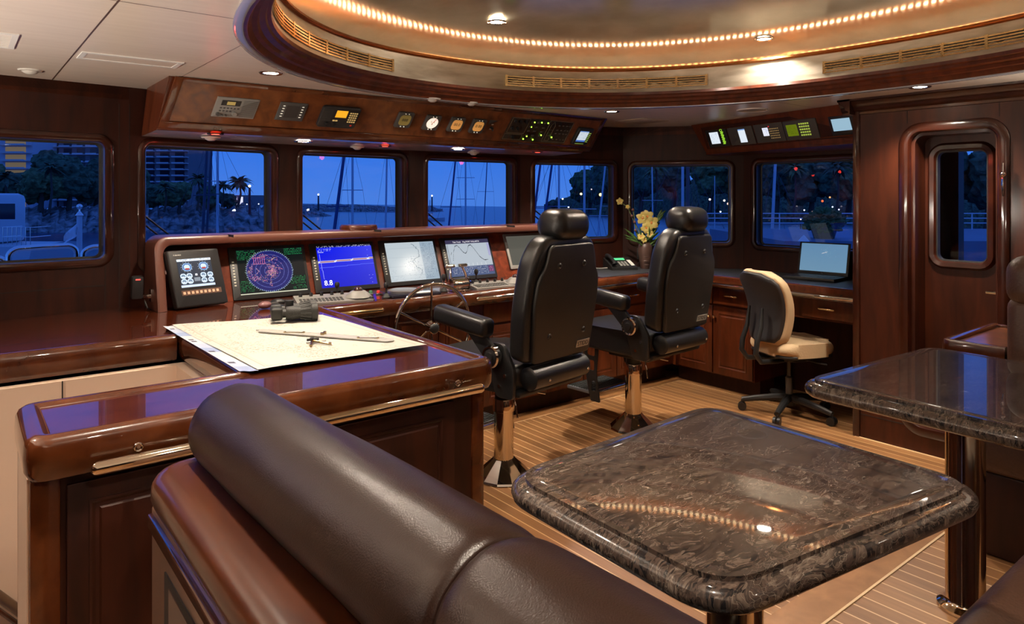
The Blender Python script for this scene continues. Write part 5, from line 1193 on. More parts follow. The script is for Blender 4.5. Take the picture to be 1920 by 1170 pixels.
# ================================================================== helm chairs (built once at the origin, copied with all parts)
def arcpts(pts, r=.04, n=4):
    """closed polygon with rounded corners"""
    out = []; N = len(pts)
    for i in range(N):
        a, b, c = Vector(pts[i - 1]), Vector(pts[i]), Vector(pts[(i + 1) % N]); rr = min(r, (a - b).length * .45, (c - b).length * .45)
        p = b + (a - b).normalized() * rr; q = b + (c - b).normalized() * rr
        for k in range(n + 1): s_ = k / n; out.append(tuple(p * (1 - s_) ** 2 + b * 2 * s_ * (1 - s_) + q * s_ * s_))
    return out
def helm_chair(label):
    t = thing('helm_chair', label, 'chair', (0, 0, 0), group='black leather helm chairs')
    B = lambda mb, n, m, p=t: mb.build(n, m, p, world=False)
    mb = MB(); mb.lathe([(0, 0), (.160, 0), (.165, .006), (.160, .016), (.120, .055), (.075, .095), (.062, .108), (0, .108)], n=12); o = mb.build('base', CHROME, t, world=False, smooth=12)
    mb = MB(); mb.lathe([(.056, .10), (.056, .375), (.062, .378), (.062, .445), (.058, .452), (.05, .455), (0, .455)], n=40); B(mb, 'column', GOLDC)
    mb = MB(); mb.lathe([(.05, .45), (.05, .50), (.058, .505), (.058, .545), (0, .545)], n=28); B(mb, 'neck', BLKP)
    mb = MB(); mb.box((-.17, -.26, .535), (.17, .20, .575), bev=.01); mb.box((-.10, -.2, .50), (.10, .14, .54), bev=.01); B(mb, 'slide_mechanism', BLKP)
    for s_ in (-1, 1):
        mb = MB(); mb.tube([(s_ * .05, -.05, .52), (s_ * .10, -.17, .505), (s_ * .105, -.19, .46), (s_ * .105, -.20, .40)] if s_ < 0 else [(.05, -.05, .51), (.16, -.14, .47), (.18, -.16, .465)], .005, 8); B(mb, 'lever', CHROME)
    # seat
    mb = MB(); mb.prism(arcpts([(-.26, -.34), (.26, -.34), (.28, .10), (.25, .33), (-.25, .33), (-.28, .10)], .10, 6), .585, .725, bev=.04, seg=5); s_o = B(mb, 'seat', BLK)
    mb = MB(); mb.box((-.265, -.36, .565), (.265, .20, .60), bev=.015); B(mb, 'seat_pan', BLKP)
    mb = MB(); mb.tube([(-.235, -.385, .665), (-.225, -.385, .665), (.225, -.385, .665), (.235, -.385, .665)], .062, 24, rs=[.045, .060, .060, .045]); B(mb, 'lumbar_roll', BLK)
    for x in (-.13, .20):
        mb = MB(); mb.sph((x, -.447, .655), .008, u=10, v=6); B(mb, 'bolt', CHROME)
    # side plates
    for s_ in (-1, 1):
        mb = MB(); mb.prism(arcpts([(-.34, .56), (-.22, .56), (-.165, .74), (-.19, .84), (-.27, .84), (-.345, .72)], .03), -.012, .012, basis((s_ * .285, 0, 0), (0, 1, 0), (0, 0, 1), (1, 0, 0)), bev=.004, seg=2); sp_ = B(mb, 'side_plate', BLKP)
        for yy, zz in ((-.25, .62), (-.29, .68)):
            mb = MB(); mb.cyl((s_ * .297, yy, zz), (s_ * .305, yy, zz), .010, n=12); mb.build('bolt', CHROME, sp_, world=False)
    # backrest: cushion and hard shell
    TB = Matrix.Translation((0, -.40, .76)) @ Matrix.Rotation(math.radians(7.5), 4, 'X')
    F = TB @ basis((0, 0, 0), (1, 0, 0), (0, 0, 1), (0, -1, 0))
    cush = arcpts([(-.285, -.02), (.25, -.02), (.285, .25), (.27, .50), (.20, .635), (-.20, .635), (-.285, .50), (-.305, .25)], .07, 5)
    mb = MB(); mb.prism(cush, -.115, .005, F, bev=.035, seg=5); B(mb, 'backrest', BLK)
    shell = arcpts([(-.24, -.015), (.24, -.015), (.265, .30), (.255, .42), (.205, .49), (.18, .60), (-.18, .60), (-.205, .49), (-.255, .42), (-.265, .30)], .035, 5)
    mb = MB(); mb.prism(shell, .0, .028, F, bev=.012, seg=4); sh = B(mb, 'back_shell', plain('black_vinyl', (.016, .015, .014), .40, bump=.12, bscale=300))
    for x, v in ((-.105, .49), (.105, .49), (-.13, .12), (.16, .12)):
        mb = MB(); mb.lathe([(0, .002), (.006, .002), (.010, .006), (.016, .002), (.018, -.002)], M=F @ Matrix.Translation((x, v, .028)), n=16); mb.build('button', BLKP, sh, world=False)
    mb = MB(); mb.prism([(.105, .025), (.215, .025), (.225, .062), (.115, .062)], .028, .032, F); bd = mb.build('badge', plain('silver_badge', (.55, .52, .46), .3, .6), sh, world=False, smooth=0)
    text('STIDD', .034, F @ Matrix.Translation((.165, .043, .0322)), BLKP, sh, world=False)
    # headrest
    mb = MB(); mb.box((-.138, -.10, .0), (.138, .10, .165), Matrix.Translation((.012, -.42, 1.368)) @ Matrix.Rotation(math.radians(4), 4, 'X'), bev=.072, seg=6); hd = B(mb, 'headrest', BLK)
    mb = MB()
    for x in (-.083, .107): mb.tube([(x, -.42 + s_, z) for s_, z in [(.094 * math.cos(a), 1.444 + .078 * math.sin(a)) for a in [k * 2 * PI / 24 for k in range(24)]]], .0035, 6, closed=True)
    mb.build('piping', BLK, hd, world=False)
    mb = MB(); mb.box((-.11, -.43, 1.33), (.11, -.36, 1.37), bev=.01); B(mb, 'headrest_mount', BLKP)
    # armrests
    for s_ in (-1, 1):
        mb = MB(); mb.box((-.047, -.21, -.05), (.047, .20, .05), Matrix.Translation((s_ * .325, 0, .935)) @ Matrix.Rotation(math.radians(6), 4, 'X'), bev=.032, seg=5); ar = B(mb, 'armrest', BLK)
        mb = MB(); mb.prism(arcpts([(-.02, .90), (-.15, .90), (-.265, .80), (-.235, .745), (-.17, .76)], .02), -.012, .012, basis((s_ * .322, 0, 0), (0, 1, 0), (0, 0, 1), (1, 0, 0)), bev=.004, seg=2); mb.build('arm_plate', BLKP, ar, world=False)
        mb = MB(); M = basis((s_ * .335, -.225, .775), (0, 1, 0), (0, 0, 1), (s_, 0, 0)) if s_ > 0 else basis((s_ * .335, -.225, .775), (0, -1, 0), (0, 0, 1), (-1, 0, 0))
        mb.lathe([(.056, -.02), (.058, .006), (.052, .014), (.044, .012), (.042, -.01)], M=M, n=32); mb.build('pivot_ring', CHROME, ar, world=False)
        mb = MB(); mb.lathe([(.043, -.02), (.043, .008), (.025, .012), (.022, .02), (0, .022)], M=M, n=28); mb.build('pivot_cap', BLKP, ar, world=False)
    # footrest
    fr_ = MB(); fr_.box((-.20, .20, .225), (.20, .44, .250), bev=.008); f_ = B(fr_, 'footrest', plain('grey_tread', (.12, .13, .15), .4))
    mb = MB(); 
    for k in range(10): mb.box((-.19, .215 + k * .0225, .25), (.19, .224 + k * .0225, .254))
    mb.build('tread_ribs', RUBBER, f_, world=False, smooth=0)
    mb = MB(); mb.cyl((-.205, .195, .235), (.205, .195, .235), .017, n=20); mb.build('edge_tube', CHROME, f_, world=False)
    for s_ in (-1, 1):
        M = basis((s_ * .215, 0, 0), (0, 1, 0), (0, 0, 1), (1, 0, 0))
        mb = MB(); mb.plate(arcpts([(.13, .60), (.26, .60), (.255, .42), (.20, .19), (.12, .19), (.15, .38)], .012), [rrect(.165, .50, .235, .56, .012, 3), rrect(.17, .40, .23, .47, .012, 3), rrect(.155, .26, .195, .33, .010, 3)], .008, M); mb.build('bracket', BLKP, f_, world=False)
        mb = MB(); mb.tube([(s_ * .215 + .004, .262, .60), (s_ * .215 + .004, .257, .42), (s_ * .215 + .004, .202, .19)], .0045, 8); mb.build('bracket_edge', CHROME, f_, world=False)
    return t
def place(t, loc, rz): t.location = loc; t.rotation_euler = (0, 0, rz); WM[t] = Matrix.Translation(loc) @ Matrix.Rotation(rz, 4, 'Z')
hc1 = helm_chair('left black leather helm chair, nearer one, behind the ship wheel'); place(hc1, (2.455, 3.16, 0), math.radians(9))
hc2 = clone(hc1, (3.665, 3.26, 0), math.radians(4), 'right black leather helm chair, farther one, in front of the orchids')

# ================================================================== office chair
oc_ = thing('office_chair', 'beige and black swivel office chair on five castors by the desk', 'chair', (0, 0, 0))
B = lambda mb, n, m, p=oc_: mb.build(n, m, p, world=False)
ba = [math.radians(a) for a in (20, 92, 164, 236, 308)]
mb = MB(); mb.lathe([(0, .07), (.045, .07), (.045, .135), (.03, .15), (0, .15)], n=20); B(mb, 'hub', BLKP)
for a in ba:
    e1 = Vector((math.cos(a), math.sin(a), 0)); mb = MB(); mb.tube([e1 * .02 + Vector((0, 0, .12)), e1 * .10 + Vector((0, 0, .118)), e1 * .24 + Vector((0, 0, .098)), e1 * .33 + Vector((0, 0, .080))], .02, 10, rs=[.030, .027, .022, .019]); lg = B(mb, 'leg', BLKP)
    c = e1 * .328; n_ = Vector((-e1.y, e1.x, 0)); mb = MB(); mb.cyl(c - n_ * .024 + Vector((0, 0, .030)), c - n_ * .006 + Vector((0, 0, .030)), .030, n=20); mb.cyl(c + n_ * .006 + Vector((0, 0, .030)), c + n_ * .024 + Vector((0, 0, .030)), .030, n=20); mb.cyl(c + Vector((0, 0, .03)), c + Vector((0, 0, .08)), .008, n=10); mb.build('castor', BLKP, lg, world=False)
mb = MB(); mb.lathe([(.025, .14), (.025, .27), (.014, .28), (.014, .42), (.03, .43), (0, .43)], n=20); B(mb, 'gas_column', GREYD)
mb = MB(); mb.box((-.12, -.10, .405), (.12, .12, .445), bev=.012); mb.tube([(.10, .05, .42), (.20, .08, .415), (.25, .12, .41)], .006, 8); mb.tube([(.08, .12, .43), (.10, .20, .44), (.10, .24, .45)], .014, 10); B(mb, 'tilt_mechanism', BLKP)
seat_o = arcpts([(-.22, -.21), (.22, -.21), (.25, .02), (.225, .235), (-.225, .235), (-.25, .02)], .11, 7)
mb = MB(); mb.prism(seat_o, .452, .475, bev=.010, seg=2); B(mb, 'seat_shell', BLKP)
mb = MB(); mb.prism([(x * 1.02, y * 1.02) for x, y in seat_o], .462, .560, bev=.046, seg=7); B(mb, 'seat', BEIGE)
def backshape(mb, grow, y0, y1, mat):
    rows = []
    for k in range(15):
        v = k / 14; z = .555 + .50 * v; hw = (.165 + .055 * math.sin(min(1, v * 1.25) * PI / 2)) * (1 if v < .82 else math.sqrt(max(.02, 1 - ((v - .82) / .20) ** 2)) * .98 + .02) * (1 if v > .08 else .8 + v * 2.5) + grow
        yc = -.215 - .05 * math.sin(v * PI * .9) * -1 - .10 * v * v
        row = []
        for j in range(9):
            s_ = j / 8 * 2 - 1; row.append((s_ * hw, yc - .045 * (1 - s_ * s_) * 1.0, z + grow * (2 * v - 1)))
        rows.append(row)
    f = [[mb.bm.verts.new((x, y + y1, z)) for x, y, z in r] for r in rows]; b = [[mb.bm.verts.new((x, y + y0, z)) for x, y, z in r] for r in rows]
    for i in range(14):
        for j in range(8):
            mb.bm.faces.new((f[i][j], f[i][j + 1], f[i + 1][j + 1], f[i + 1][j])); mb.bm.faces.new((b[i][j], b[i + 1][j], b[i + 1][j + 1], b[i][j + 1]))
        mb.bm.faces.new((f[i][0], f[i + 1][0], b[i + 1][0], b[i][0])); mb.bm.faces.new((f[i][8], b[i][8], b[i + 1][8], f[i + 1][8]))
    for j in range(8): mb.bm.faces.new((f[0][j], b[0][j], b[0][j + 1], f[0][j + 1])); mb.bm.faces.new((f[14][j], f[14][j + 1], b[14][j + 1], b[14][j]))
    bmesh.ops.recalc_face_normals(mb.bm, faces=mb.bm.faces)
    es = [e for e in mb.bm.edges if e.calc_face_angle(0) > .8]; bmesh.ops.bevel(mb.bm, geom=es, offset=.014, segments=3, profile=.5, affect='EDGES')
mb = MB(); backshape(mb, .012, .004, .070, None); bk = B(mb, 'backrest', BEIGE)
mb = MB(); backshape(mb, -.002, -.022, .02, None); B(mb, 'back_shell', plain('charcoal_shell', (.020, .018, .020), .55))
for s_ in (-1, 1):
    mb = MB(); mb.tube([(s_ * .075, -.285, .80), (s_ * .08, -.30, .66), (s_ * .085, -.335, .56), (s_ * .085, -.345, .48), (s_ * .08, -.30, .42), (s_ * .06, -.15, .41), (s_ * .05, 0, .42)], .017, 12, rs=[.010, .016, .019, .019, .019, .017, .015]); B(mb, 'back_support', BLKP)
place(oc_, (4.80, 2.76, 0), math.radians(-112))

# ================================================================== granite tables
def granite_table(name, label, pts, r, ped, zt=1.04, floorz=.30, rr=.055):
    t = thing(name, label, 'table', (ped[0], ped[1], floorz), group='granite tables')
    ol = arcpts(pts, r, 10)
    mb = MB(); M = M_z(zt)
    mb.sweep(ol, [(-.05, -.052), (-.05, .0), (-.026, .0), (-.022, -.0015), (-.020, -.006), (-.017, -.008), (-.006, -.0085), (.006, -.012), (.014, -.021), (.016, -.031), (.012, -.042), (.002, -.050), (-.02, -.052)], M); mb.build('rim', GRAN, t)
    cx = sum(p[0] for p in pts) / len(pts); cyy = sum(p[1] for p in pts) / len(pts)
    inn = [(p[0] + (cx - p[0]) * .03, p[1] + (cyy - p[1]) * .03) for p in ol]
    mb = MB(); mb.plate(inn, [], -.04, M_z(zt - .0004)); mb.build('table_top', GRAN, t, smooth=0)
    mb = MB(); mb.lathe([(.0, .0), (.078, .0), (.078, .008), (.070, .014), (rr + .006, .02), (rr, .03), (rr, zt - .052 - floorz), (0, zt - .052 - floorz)], (ped[0], ped[1], floorz), 40); mb.build('pedestal', GOLDC, t)
    mb = MB(); mb.lathe([(rr + .03, zt - .075 - floorz), (rr + .05, zt - .052 - floorz), (0, zt - .052 - floorz), (0, zt - .075 - floorz)], (ped[0], ped[1], floorz), 32); mb.build('top_plate', CHROME, t)
    return t
K = .56 / .76
def tp(px, py, z): d = FPX * (EYE - z) / (py - HY); l = (px - 960) / FPX * d; return (d * FX + l * RX, d * FY + l * RY)
T1 = [(.868, 1.116), (.852, .590), (1.572, .492), (1.60, 1.155)]
granite_table('granite_table', 'nearest square granite table with thick rounded rim, in the lower centre', T1, .09, (1.215, .815))
T2 = [(2.035, 1.13), (2.00, .50), (2.82, .50), (2.86, 1.08)]
granite_table('granite_table', 'farther granite table at the right edge, before the wooden door', T2, .075, (2.50, .84))

# ================================================================== leather sofa in the foreground
sf = thing('sofa', 'dark brown leather sofa seen from behind, with varnished wood ledge, in the foreground', 'sofa', (.55, .5, 0))
ZL = 1.05
MAHL = wood('ledge_wood', (.040, .0092, .0030), (.088, .023, .0064), rough=.3, coat=.55, coatr=.05, scale=(6, 2, 6), ns=1.5)
lp = arcpts([(.337, -1.07), (.56, -1.07), (.56, 1.565), (.337, 1.565)], .06, 8)
mb = MB(); mb.sweep(lp, [(-.02, 0)] + [(.036 * math.sin(a), -.036 + .036 * math.cos(a)) for a in [k * PI / 16 for k in range(9)]] + [(.036, -.05), (.030, -.066), (.014, -.076), (-.02, -.076)], M_z(ZL)); mb.plate(lp, [], -.02, M_z(ZL - .0002)); mb.build('ledge', MAHL, sf, smooth=50)
mb = MB(); mb.box((.315, -1.09, 0), (.56, 1.585, ZL - .076), bev=.01); mb.build('back_frame', plain('taupe_lacquer', (.24, .135, .09), .32, 0, .6, coatr=.15), sf)
mb = MB(); mb.box((.306, -1.09, ZL - .125), (.32, 1.575, ZL - .095), bev=.004); mb.build('moulding', MAHG, sf)
mb = MB(); mb.box((.312, -1.0, .15), (.316, 1.455, .885)); mb.build('recess_shade', SEAM, sf, smooth=0); mb = MB(); mb.box((.3105, -1.0, .16), (.3125, 1.415, .870)); mb.build('inset_panel', plain('dark_taupe', (.09, .05, .035), .4, coat=.3), sf, smooth=0)  # flat black sheet paints the shade of a recess; nothing is cut in
bx, bz, br = .475, 1.122, .0985
def bolster(y0, y1, name='bolster'):
    mb = MB(); n = 40; rings = []
    L = y1 - y0; ys = [0, .002, .012, .03, .06] + [.06 + (L - .12) * k / 12 for k in range(1, 12)] + [L - .06, L - .03, L - .012, L - .002, L]
    for y in ys:
        e_ = min(y, L - y); s_ = min(1, max(.0, 1 - (1 - min(e_, .05) / .05) ** 2.6)); s_ = .50 + .50 * math.sqrt(s_) if y1 > 1.5 and (L - y) < .06 else .90 + .10 * math.sqrt(s_)
        rings.append([mb.bm.verts.new((bx + br * s_ * math.cos(a) * 1.0, y0 + y, bz - .028 * (y0 + y - .85) + br * s_ * math.sin(a) * .96 + .004 * mnoise.noise(Vector((math.cos(a) * 2, (y0 + y) * 5, math.sin(a) * 2))))) for a in [k * 2 * PI / n for k in range(n)]])
    for A, B_ in zip(rings, rings[1:]):
        for k in range(n): mb.bm.faces.new((A[k], A[(k + 1) % n], B_[(k + 1) % n], B_[k]))
    mb.bm.faces.new(rings[0][::-1]); mb.bm.faces.new(rings[-1])
    return mb.build(name, LEA, sf, smooth=70)
bolster(.622, 1.585); bolster(-.40, .620); bolster(-1.1, -.402)
mb = MB(); mb.box((.54, -1.08, .60), (.68, 1.56, 1.10), bev=.05, seg=4); mb.build('backrest', LEA, sf)
for y0, y1 in ((.622, 1.56), (-.40, .618), (-1.08, -.404)):
    mb = MB(); mb.box((.62, y0, .60), (1.05, y1, .75), bev=.04, seg=4); mb.build('seat_cushion', LEA, sf)
mb = MB(); mb.box((.56, -1.08, 0), (1.02, 1.54, .60), bev=.01); mb.build('base', MAH, sf)
# aft bench at the lower right
bnch = thing('bench', 'brown leather bench cushion in the lower right corner, below the far table', 'bench', (2.1, .2, .3))
mb = MB(); n = 18; rings = []
mb.box((1.50, -.05, .60), (2.35, .565, .755), bev=.055, seg=6); mb.build('seat_cushion', LEA2, bnch)
mb = MB(); mb.box((1.53, -.05, .30), (2.33, .52, .60), bev=.01); mb.build('base', MAH, bnch)
mb = MB(); mb.box((1.50, -.26, .60), (2.35, -.06, 1.15), bev=.05, seg=4); mb.build('backrest', LEA2, bnch)
# starboard settee and the side cabinet with fiddle rail
se = thing('settee', 'tan brown leather settee with tall padded back at the right edge', 'settee', (3.2, .5, .3))
mb = MB(); mb.box((2.90, -.6, .60), (3.34, .955, .752), bev=.04, seg=4); mb.build('seat_cushion', LEA2, se)
mb = MB(); mb.box((2.93, -.6, .30), (3.6, .95, .60), bev=.01); mb.build('base', MAH, se)
mb = MB(); mb.box((3.28, -.6, .70), (3.46, .965, 1.20), bev=.045, seg=5); mb.build('backrest', LEA2, se)
mb = MB(); mb.box((3.26, -.6, 1.16), (3.47, .97, 1.365), bev=.07, seg=6); mb.build('headrest', LEA2, se)
sc_ = thing('side_cabinet', 'low wooden side cabinet with raised rim beside the settee, in front of the door', 'cabinet', (3.62, 1.08, .3))
x0, x1, y0, y1, zc = 3.33, 3.93, .975, 1.205, .985
mb = MB(); mb.box((x0 + .02, y0, .30), (x1, y1 - .02, zc - .09)); mb.build('carcass', MAHD, sc_, smooth=0)
mb = MB(); mb.box((x0 + .02, y0, zc - .03), (x1 - .01, y1 - .02, zc - .012)); mb.build('top', BURL, sc_, smooth=0)
mb = MB(); mb.sweep(rpath([(x1, y1), (x0, y1), (x0, y0)], .03), [(-.03, -.02), (-.028, .0), (-.012, .004), (.004, .0), (.008, -.015), (.008, -.075), (0, -.09), (-.03, -.09)], M_z(zc), closed=False); mb.build('rim', MAHG, sc_)
mb = MB(); mb.box((x1 - .02, y0, zc - .09), (x1 + .005, y1, zc), bev=.008); mb.build('end_rim', MAHG, sc_)

# ================================================================== outside: the harbour at dusk (the yacht heels about one degree against the sea)
SEAH = 7.0
def seaz(d, l): return EYE - SEAH - .01356 * d - .0158 * l
def hyp(px): return 385.8 + .0158 * (px - 960)           # where the sea meets the sky for a bearing
def dl(x, y): return (x * FX + y * FY, x * RX + y * RY)
def W3(d, l, z): return Vector((d * FX + l * RX, d * FY + l * RY, z))
def bearing(px, d): return (px - 960) / FPX * d
def hz(py, d): return EYE - d * (py - HY) / FPX
def sea_d(px, py): return FPX * SEAH / (py - hyp(px))
m, nt, b = nm('sea_water')
b.inputs['Base Color'].default_value = (.010, .045, .13, 1); b.inputs['Roughness'].default_value = .22; b.inputs['Specular IOR Level'].default_value = .7
n = nt.nodes.new('ShaderNodeTexNoise'); n.inputs['Scale'].default_value = .35; n.inputs['Detail'].default_value = 6; mpn = nt.nodes.new('ShaderNodeMapping'); mpn.inputs['Scale'].default_value = (1, 2.5, 1)
nt.links.new(coords(nt), mpn.inputs[0]); nt.links.new(mpn.outputs[0], n.inputs[0]); bp = nt.nodes.new('ShaderNodeBump'); bp.inputs['Strength'].default_value = .35; bp.inputs['Distance'].default_value = .5
nt.links.new(n.outputs[0], bp.inputs['Height']); nt.links.new(bp.outputs[0], b.inputs['Normal']); SEA = m
mb = MB(); q = [W3(d, l, seaz(d, l)) for d, l in ((-60, -400), (-60, 400), (5000, 5200), (5000, -5200))]; mb.bm.faces.new([mb.bm.verts.new(p) for p in q]); struct('sea', mb, SEA, smooth=0)
ROCK = wood('breakwater_rock', (.02, .03, .035), (.42, .44, .46), rough=.9, coat=0, scale=(1, 1, 1.5), ns=.55)  # dark-to-pale mottle stands in for shading the even sky light lacks
def ridge(name, label, cat, cols, depth, mat, rough=.3, step=3.0, group=None):
    """cols: (px, top y, waterline y); a mound of real depth standing on the sea"""
    px0, px1 = cols[0][0], cols[-1][0]; n = max(4, int((px1 - px0) / step)); mb = MB(); grid = []
    for i in range(n + 1):
        px = px0 + (px1 - px0) * i / n
        yt = np.interp(px, [c[0] for c in cols], [c[1] for c in cols]); yw = np.interp(px, [c[0] for c in cols], [c[2] for c in cols])
        d0 = sea_d(px, yw); zt = hz(yt, d0 + depth * .4); row = []
        for s_, hfrac in ((0, -.1), (.02, 0), (.08, .35), (.2, .7), (.4, 1), (.7, .9), (1, 0)):
            d = d0 + depth * s_; l = bearing(px, d); z0 = seaz(d, l); hh = zt - z0
            nn = mnoise.noise(Vector((px * .13, s_ * 9, 1.3))) * rough * abs(hh)
            row.append(mb.bm.verts.new(W3(d + nn * 1.0, l, z0 + hh * hfrac + (nn if 0 < s_ < 1 else 0))))
        grid.append(row)
    for A, B_ in zip(grid, grid[1:]):
        for k in range(len(A) - 1): mb.bm.faces.new((A[k], B_[k], B_[k + 1], A[k + 1]))
    o = mb.build(name, mat, None, smooth=30); base(o); return tag(o, label, cat, group)
ridge('breakwater', 'long far rock breakwater on the horizon, in the third window', 'breakwater', [(540, 383.5, 396.5), (640, 383, 396.8), (700, 385, 397), (752, 389, 397), (830, 391.5, 396)], 30, ROCK, .12, 2)
ridge('breakwater', 'small low rock spit ending left in the third window', 'breakwater', [(500, 396, 407), (600, 397.5, 406), (622, 404.5, 405.5)], 12, ROCK, .15, 2)
ridge('breakwater', 'dark rock head with beacon, at the left of the fourth window', 'breakwater', [(770, 387, 397), (810, 386, 397), (820, 391, 397), (832, 396, 396.5)], 25, ROCK, .1, 1.5)
ridge('rocky_shore', 'bluish rocky shore below the palms, in the left two windows', 'shore', [(-120, 396, 436), (0, 394, 437), (250, 388, 436), (400, 382, 436), (505, 384, 433), (552, 390, 428)], 30, ROCK, .35, 2)
ridge('hillside', 'dark tree-covered shore ridge behind the boats, in the starboard windows', 'shore', [(1020, 384, 398), (1050, 372, 402), (1130, 356, 405), (1240, 335, 408), (1300, 330, 412), (1500, 345, 418), (1700, 368, 425), (1950, 372, 430)], 60, wood('shore_green', (.01, .02, .02), (.13, .18, .10), rough=.9, coat=0, scale=(1, 1, 1), ns=.6), .3, 4)
TREEM = [wood('dusk_foliage_%d' % i, tuple(v * .25 for v in c), c, rough=.9, coat=0, scale=(1, 1, 1), ns=1.1) for i, c in enumerate(((.12, .20, .12), (.17, .25, .11), (.10, .17, .11)))]
BARK = plain('tree_bark', (.07, .06, .05), .9)
def broad_tree(px, ytop, ybot, wpx, d, label, mi=0, grp=None):
    l = bearing(px, d); zt, zb = hz(ytop, d), hz(ybot, d); wd = wpx / FPX * d; H = zt - zb
    t = thing('tree', label, 'tree', tuple(W3(d, l, zb)), group=grp); mb = MB()
    rnd = random.Random(int(px * 7 + ytop))
    for k in range(11):
        a = rnd.uniform(0, 2 * PI); r = rnd.uniform(0, .30) * wd; c = W3(d + r * math.sin(a), l + r * math.cos(a), zb + H * rnd.uniform(.42, .82)); s_ = rnd.uniform(.16, .26) * wd
        r_ = bmesh.ops.create_icosphere(mb.bm, subdivisions=3, radius=s_, matrix=Matrix.Translation(c) @ Matrix.Diagonal((1, 1, .55 * H / wd + .35, 1)))
        for v in r_['verts']: v.co += (v.co - c) * (.42 * mnoise.noise(v.co * (9 / wd)) + .25 * mnoise.noise(v.co * (28 / wd)))
    for v in mb.bm.verts:
        if v.co.z > zt: v.co.z = zt - (v.co.z - zt) * .3
    mb.build('crown', TREEM[mi], t, smooth=0)
    mb = MB(); mb.tube([W3(d, l, zb), W3(d, l + wd * .03, zb + H * .3), W3(d, l, zb + H * .6)], wd * .04, 8, rs=[wd * .05, wd * .035, wd * .02]); mb.build('trunk', BARK, t); return t
def palm(px, ytop, ybot, wpx, d, label, mi=0):
    l = bearing(px, d); zt, zb = hz(ytop, d), hz(ybot, d); wd = wpx / FPX * d; H = zt - zb; rnd = random.Random(int(px * 3))
    t = thing('palm_tree', label, 'palm', tuple(W3(d, l, zb)), group='palms on the shore'); c = W3(d, l, zt - wd * .22)
    mb = MB(); mb.tube([W3(d, l - wd * .05, zb), W3(d, l + wd * .04, zb + H * .4), c], wd * .03, 8, rs=[wd * .045, wd * .03, wd * .022]); mb.build('trunk', BARK, t)
    mb = MB()
    for k in range(26):
        a = k * 2.4; el = rnd.uniform(-.3, 1.2); dr = Vector((math.cos(a) * math.cos(el), math.sin(a) * math.cos(el), math.sin(el))); L = wd * .52; prev = None; side = dr.cross(Vector((0, 0, 1))).normalized()
        for i in range(7):
            s_ = i / 6; p = c + dr * L * s_ + Vector((0, 0, -L * .62 * s_ * s_)); w2 = L * .13 * math.sin(PI * min(1, s_ + .12)) + .01
            cur = (mb.bm.verts.new(p + side * w2 - Vector((0, 0, w2 * .6))), mb.bm.verts.new(p), mb.bm.verts.new(p - side * w2 - Vector((0, 0, w2 * .6))))
            if prev: mb.bm.faces.new((prev[0], cur[0], cur[1], prev[1])); mb.bm.faces.new((prev[1], cur[1], cur[2], prev[2]))
            prev = cur
    mb.build('fronds', TREEM[mi], t, smooth=0, recalc=False); return t
G1 = 'trees on the left shore'; G2 = 'trees behind the starboard boats'
for px, yt, yb_, w_, d, lb, mi in ((22, 322, 405, 110, 160, 'bushy dark tree at the left edge of the left window', 0), (75, 300, 402, 110, 150, 'tall dark tree before the white apartment block, left window', 1), (128, 282, 402, 110, 155, 'tallest dark tree in the left window', 0), (178, 288, 405, 100, 165, 'dark tree at the right side of the left window', 2),
                             (-40, 305, 405, 120, 160, 'dark tree just outside the left window edge', 1), (232, 300, 405, 90, 170, 'dark tree behind the pillar between the left two windows', 0),
                             (290, 345, 400, 80, 165, 'rounded dark tree below the balconies, left in the second window', 0), (335, 338, 400, 80, 160, 'dark tree under the tower corner in the second window', 1), (392, 348, 402, 60, 165, 'dark tree behind the pale mast in the second window', 0), (425, 362, 398, 46, 170, 'low dark tree beside the palm in the second window', 2)):
    broad_tree(px, yt, yb_, w_, d, lb, mi, G1)
palm(372, 322, 395, 55, 150, 'palm in front of the tower corner, second window', 0); palm(449, 326, 388, 62, 155, 'rightmost lone palm against the sky, second window', 0); palm(418, 336, 388, 48, 158, 'smaller palm between mast and lone palm, second window', 2)
palm(10, 318, 400, 60, 140, 'palm at the far left of the left window', 2); palm(95, 300, 400, 60, 142, 'palm in the middle of the left window', 0); palm(310, 340, 398, 50, 150, 'palm below the tower balconies, second window', 2)
for px, yt, yb_, w_, d, lb, mi in ((1105, 318, 400, 90, 150, 'rounded dark tree with street lamps before it, fifth window', 1), (1148, 302, 402, 100, 140, 'big dark tree at the right side of the fifth window', 0), (1040, 374, 396, 34, 190, 'small dark tree by the water in the fifth window', 2),
                             (1200, 296, 402, 110, 120, 'dark tree behind the orchids', 2), (1262, 288, 402, 110, 125, 'dark tree left of the mast in the sixth window', 0), (1330, 290, 402, 110, 120, 'dark tree right of the mast in the sixth window', 1), (1395, 285, 402, 110, 118, 'dark tree behind the pillar by the sixth window', 0),
                             (1455, 282, 405, 110, 110, 'dark tree behind the leaning mast, last side window', 2), (1520, 284, 405, 120, 110, 'broad dark tree in the middle of the last side window', 0), (1590, 280, 405, 120, 112, 'dark tree at the right of the last side window', 1), (1660, 275, 408, 120, 110, 'dark tree hidden behind the wooden column', 0),
                             (1760, 270, 425, 130, 90, 'dark tree behind the door window', 2), (1850, 268, 430, 130, 88, 'dark tree right behind the door window', 0)):
    broad_tree(px, yt, yb_, w_, d, lb, mi, G2)
palm(1490, 300, 405, 60, 95, 'palm left in the last side window', 1); palm(1570, 296, 405, 66, 96, 'palm right in the last side window', 2); palm(1230, 300, 400, 60, 105, 'palm behind the orchid flowers', 1)
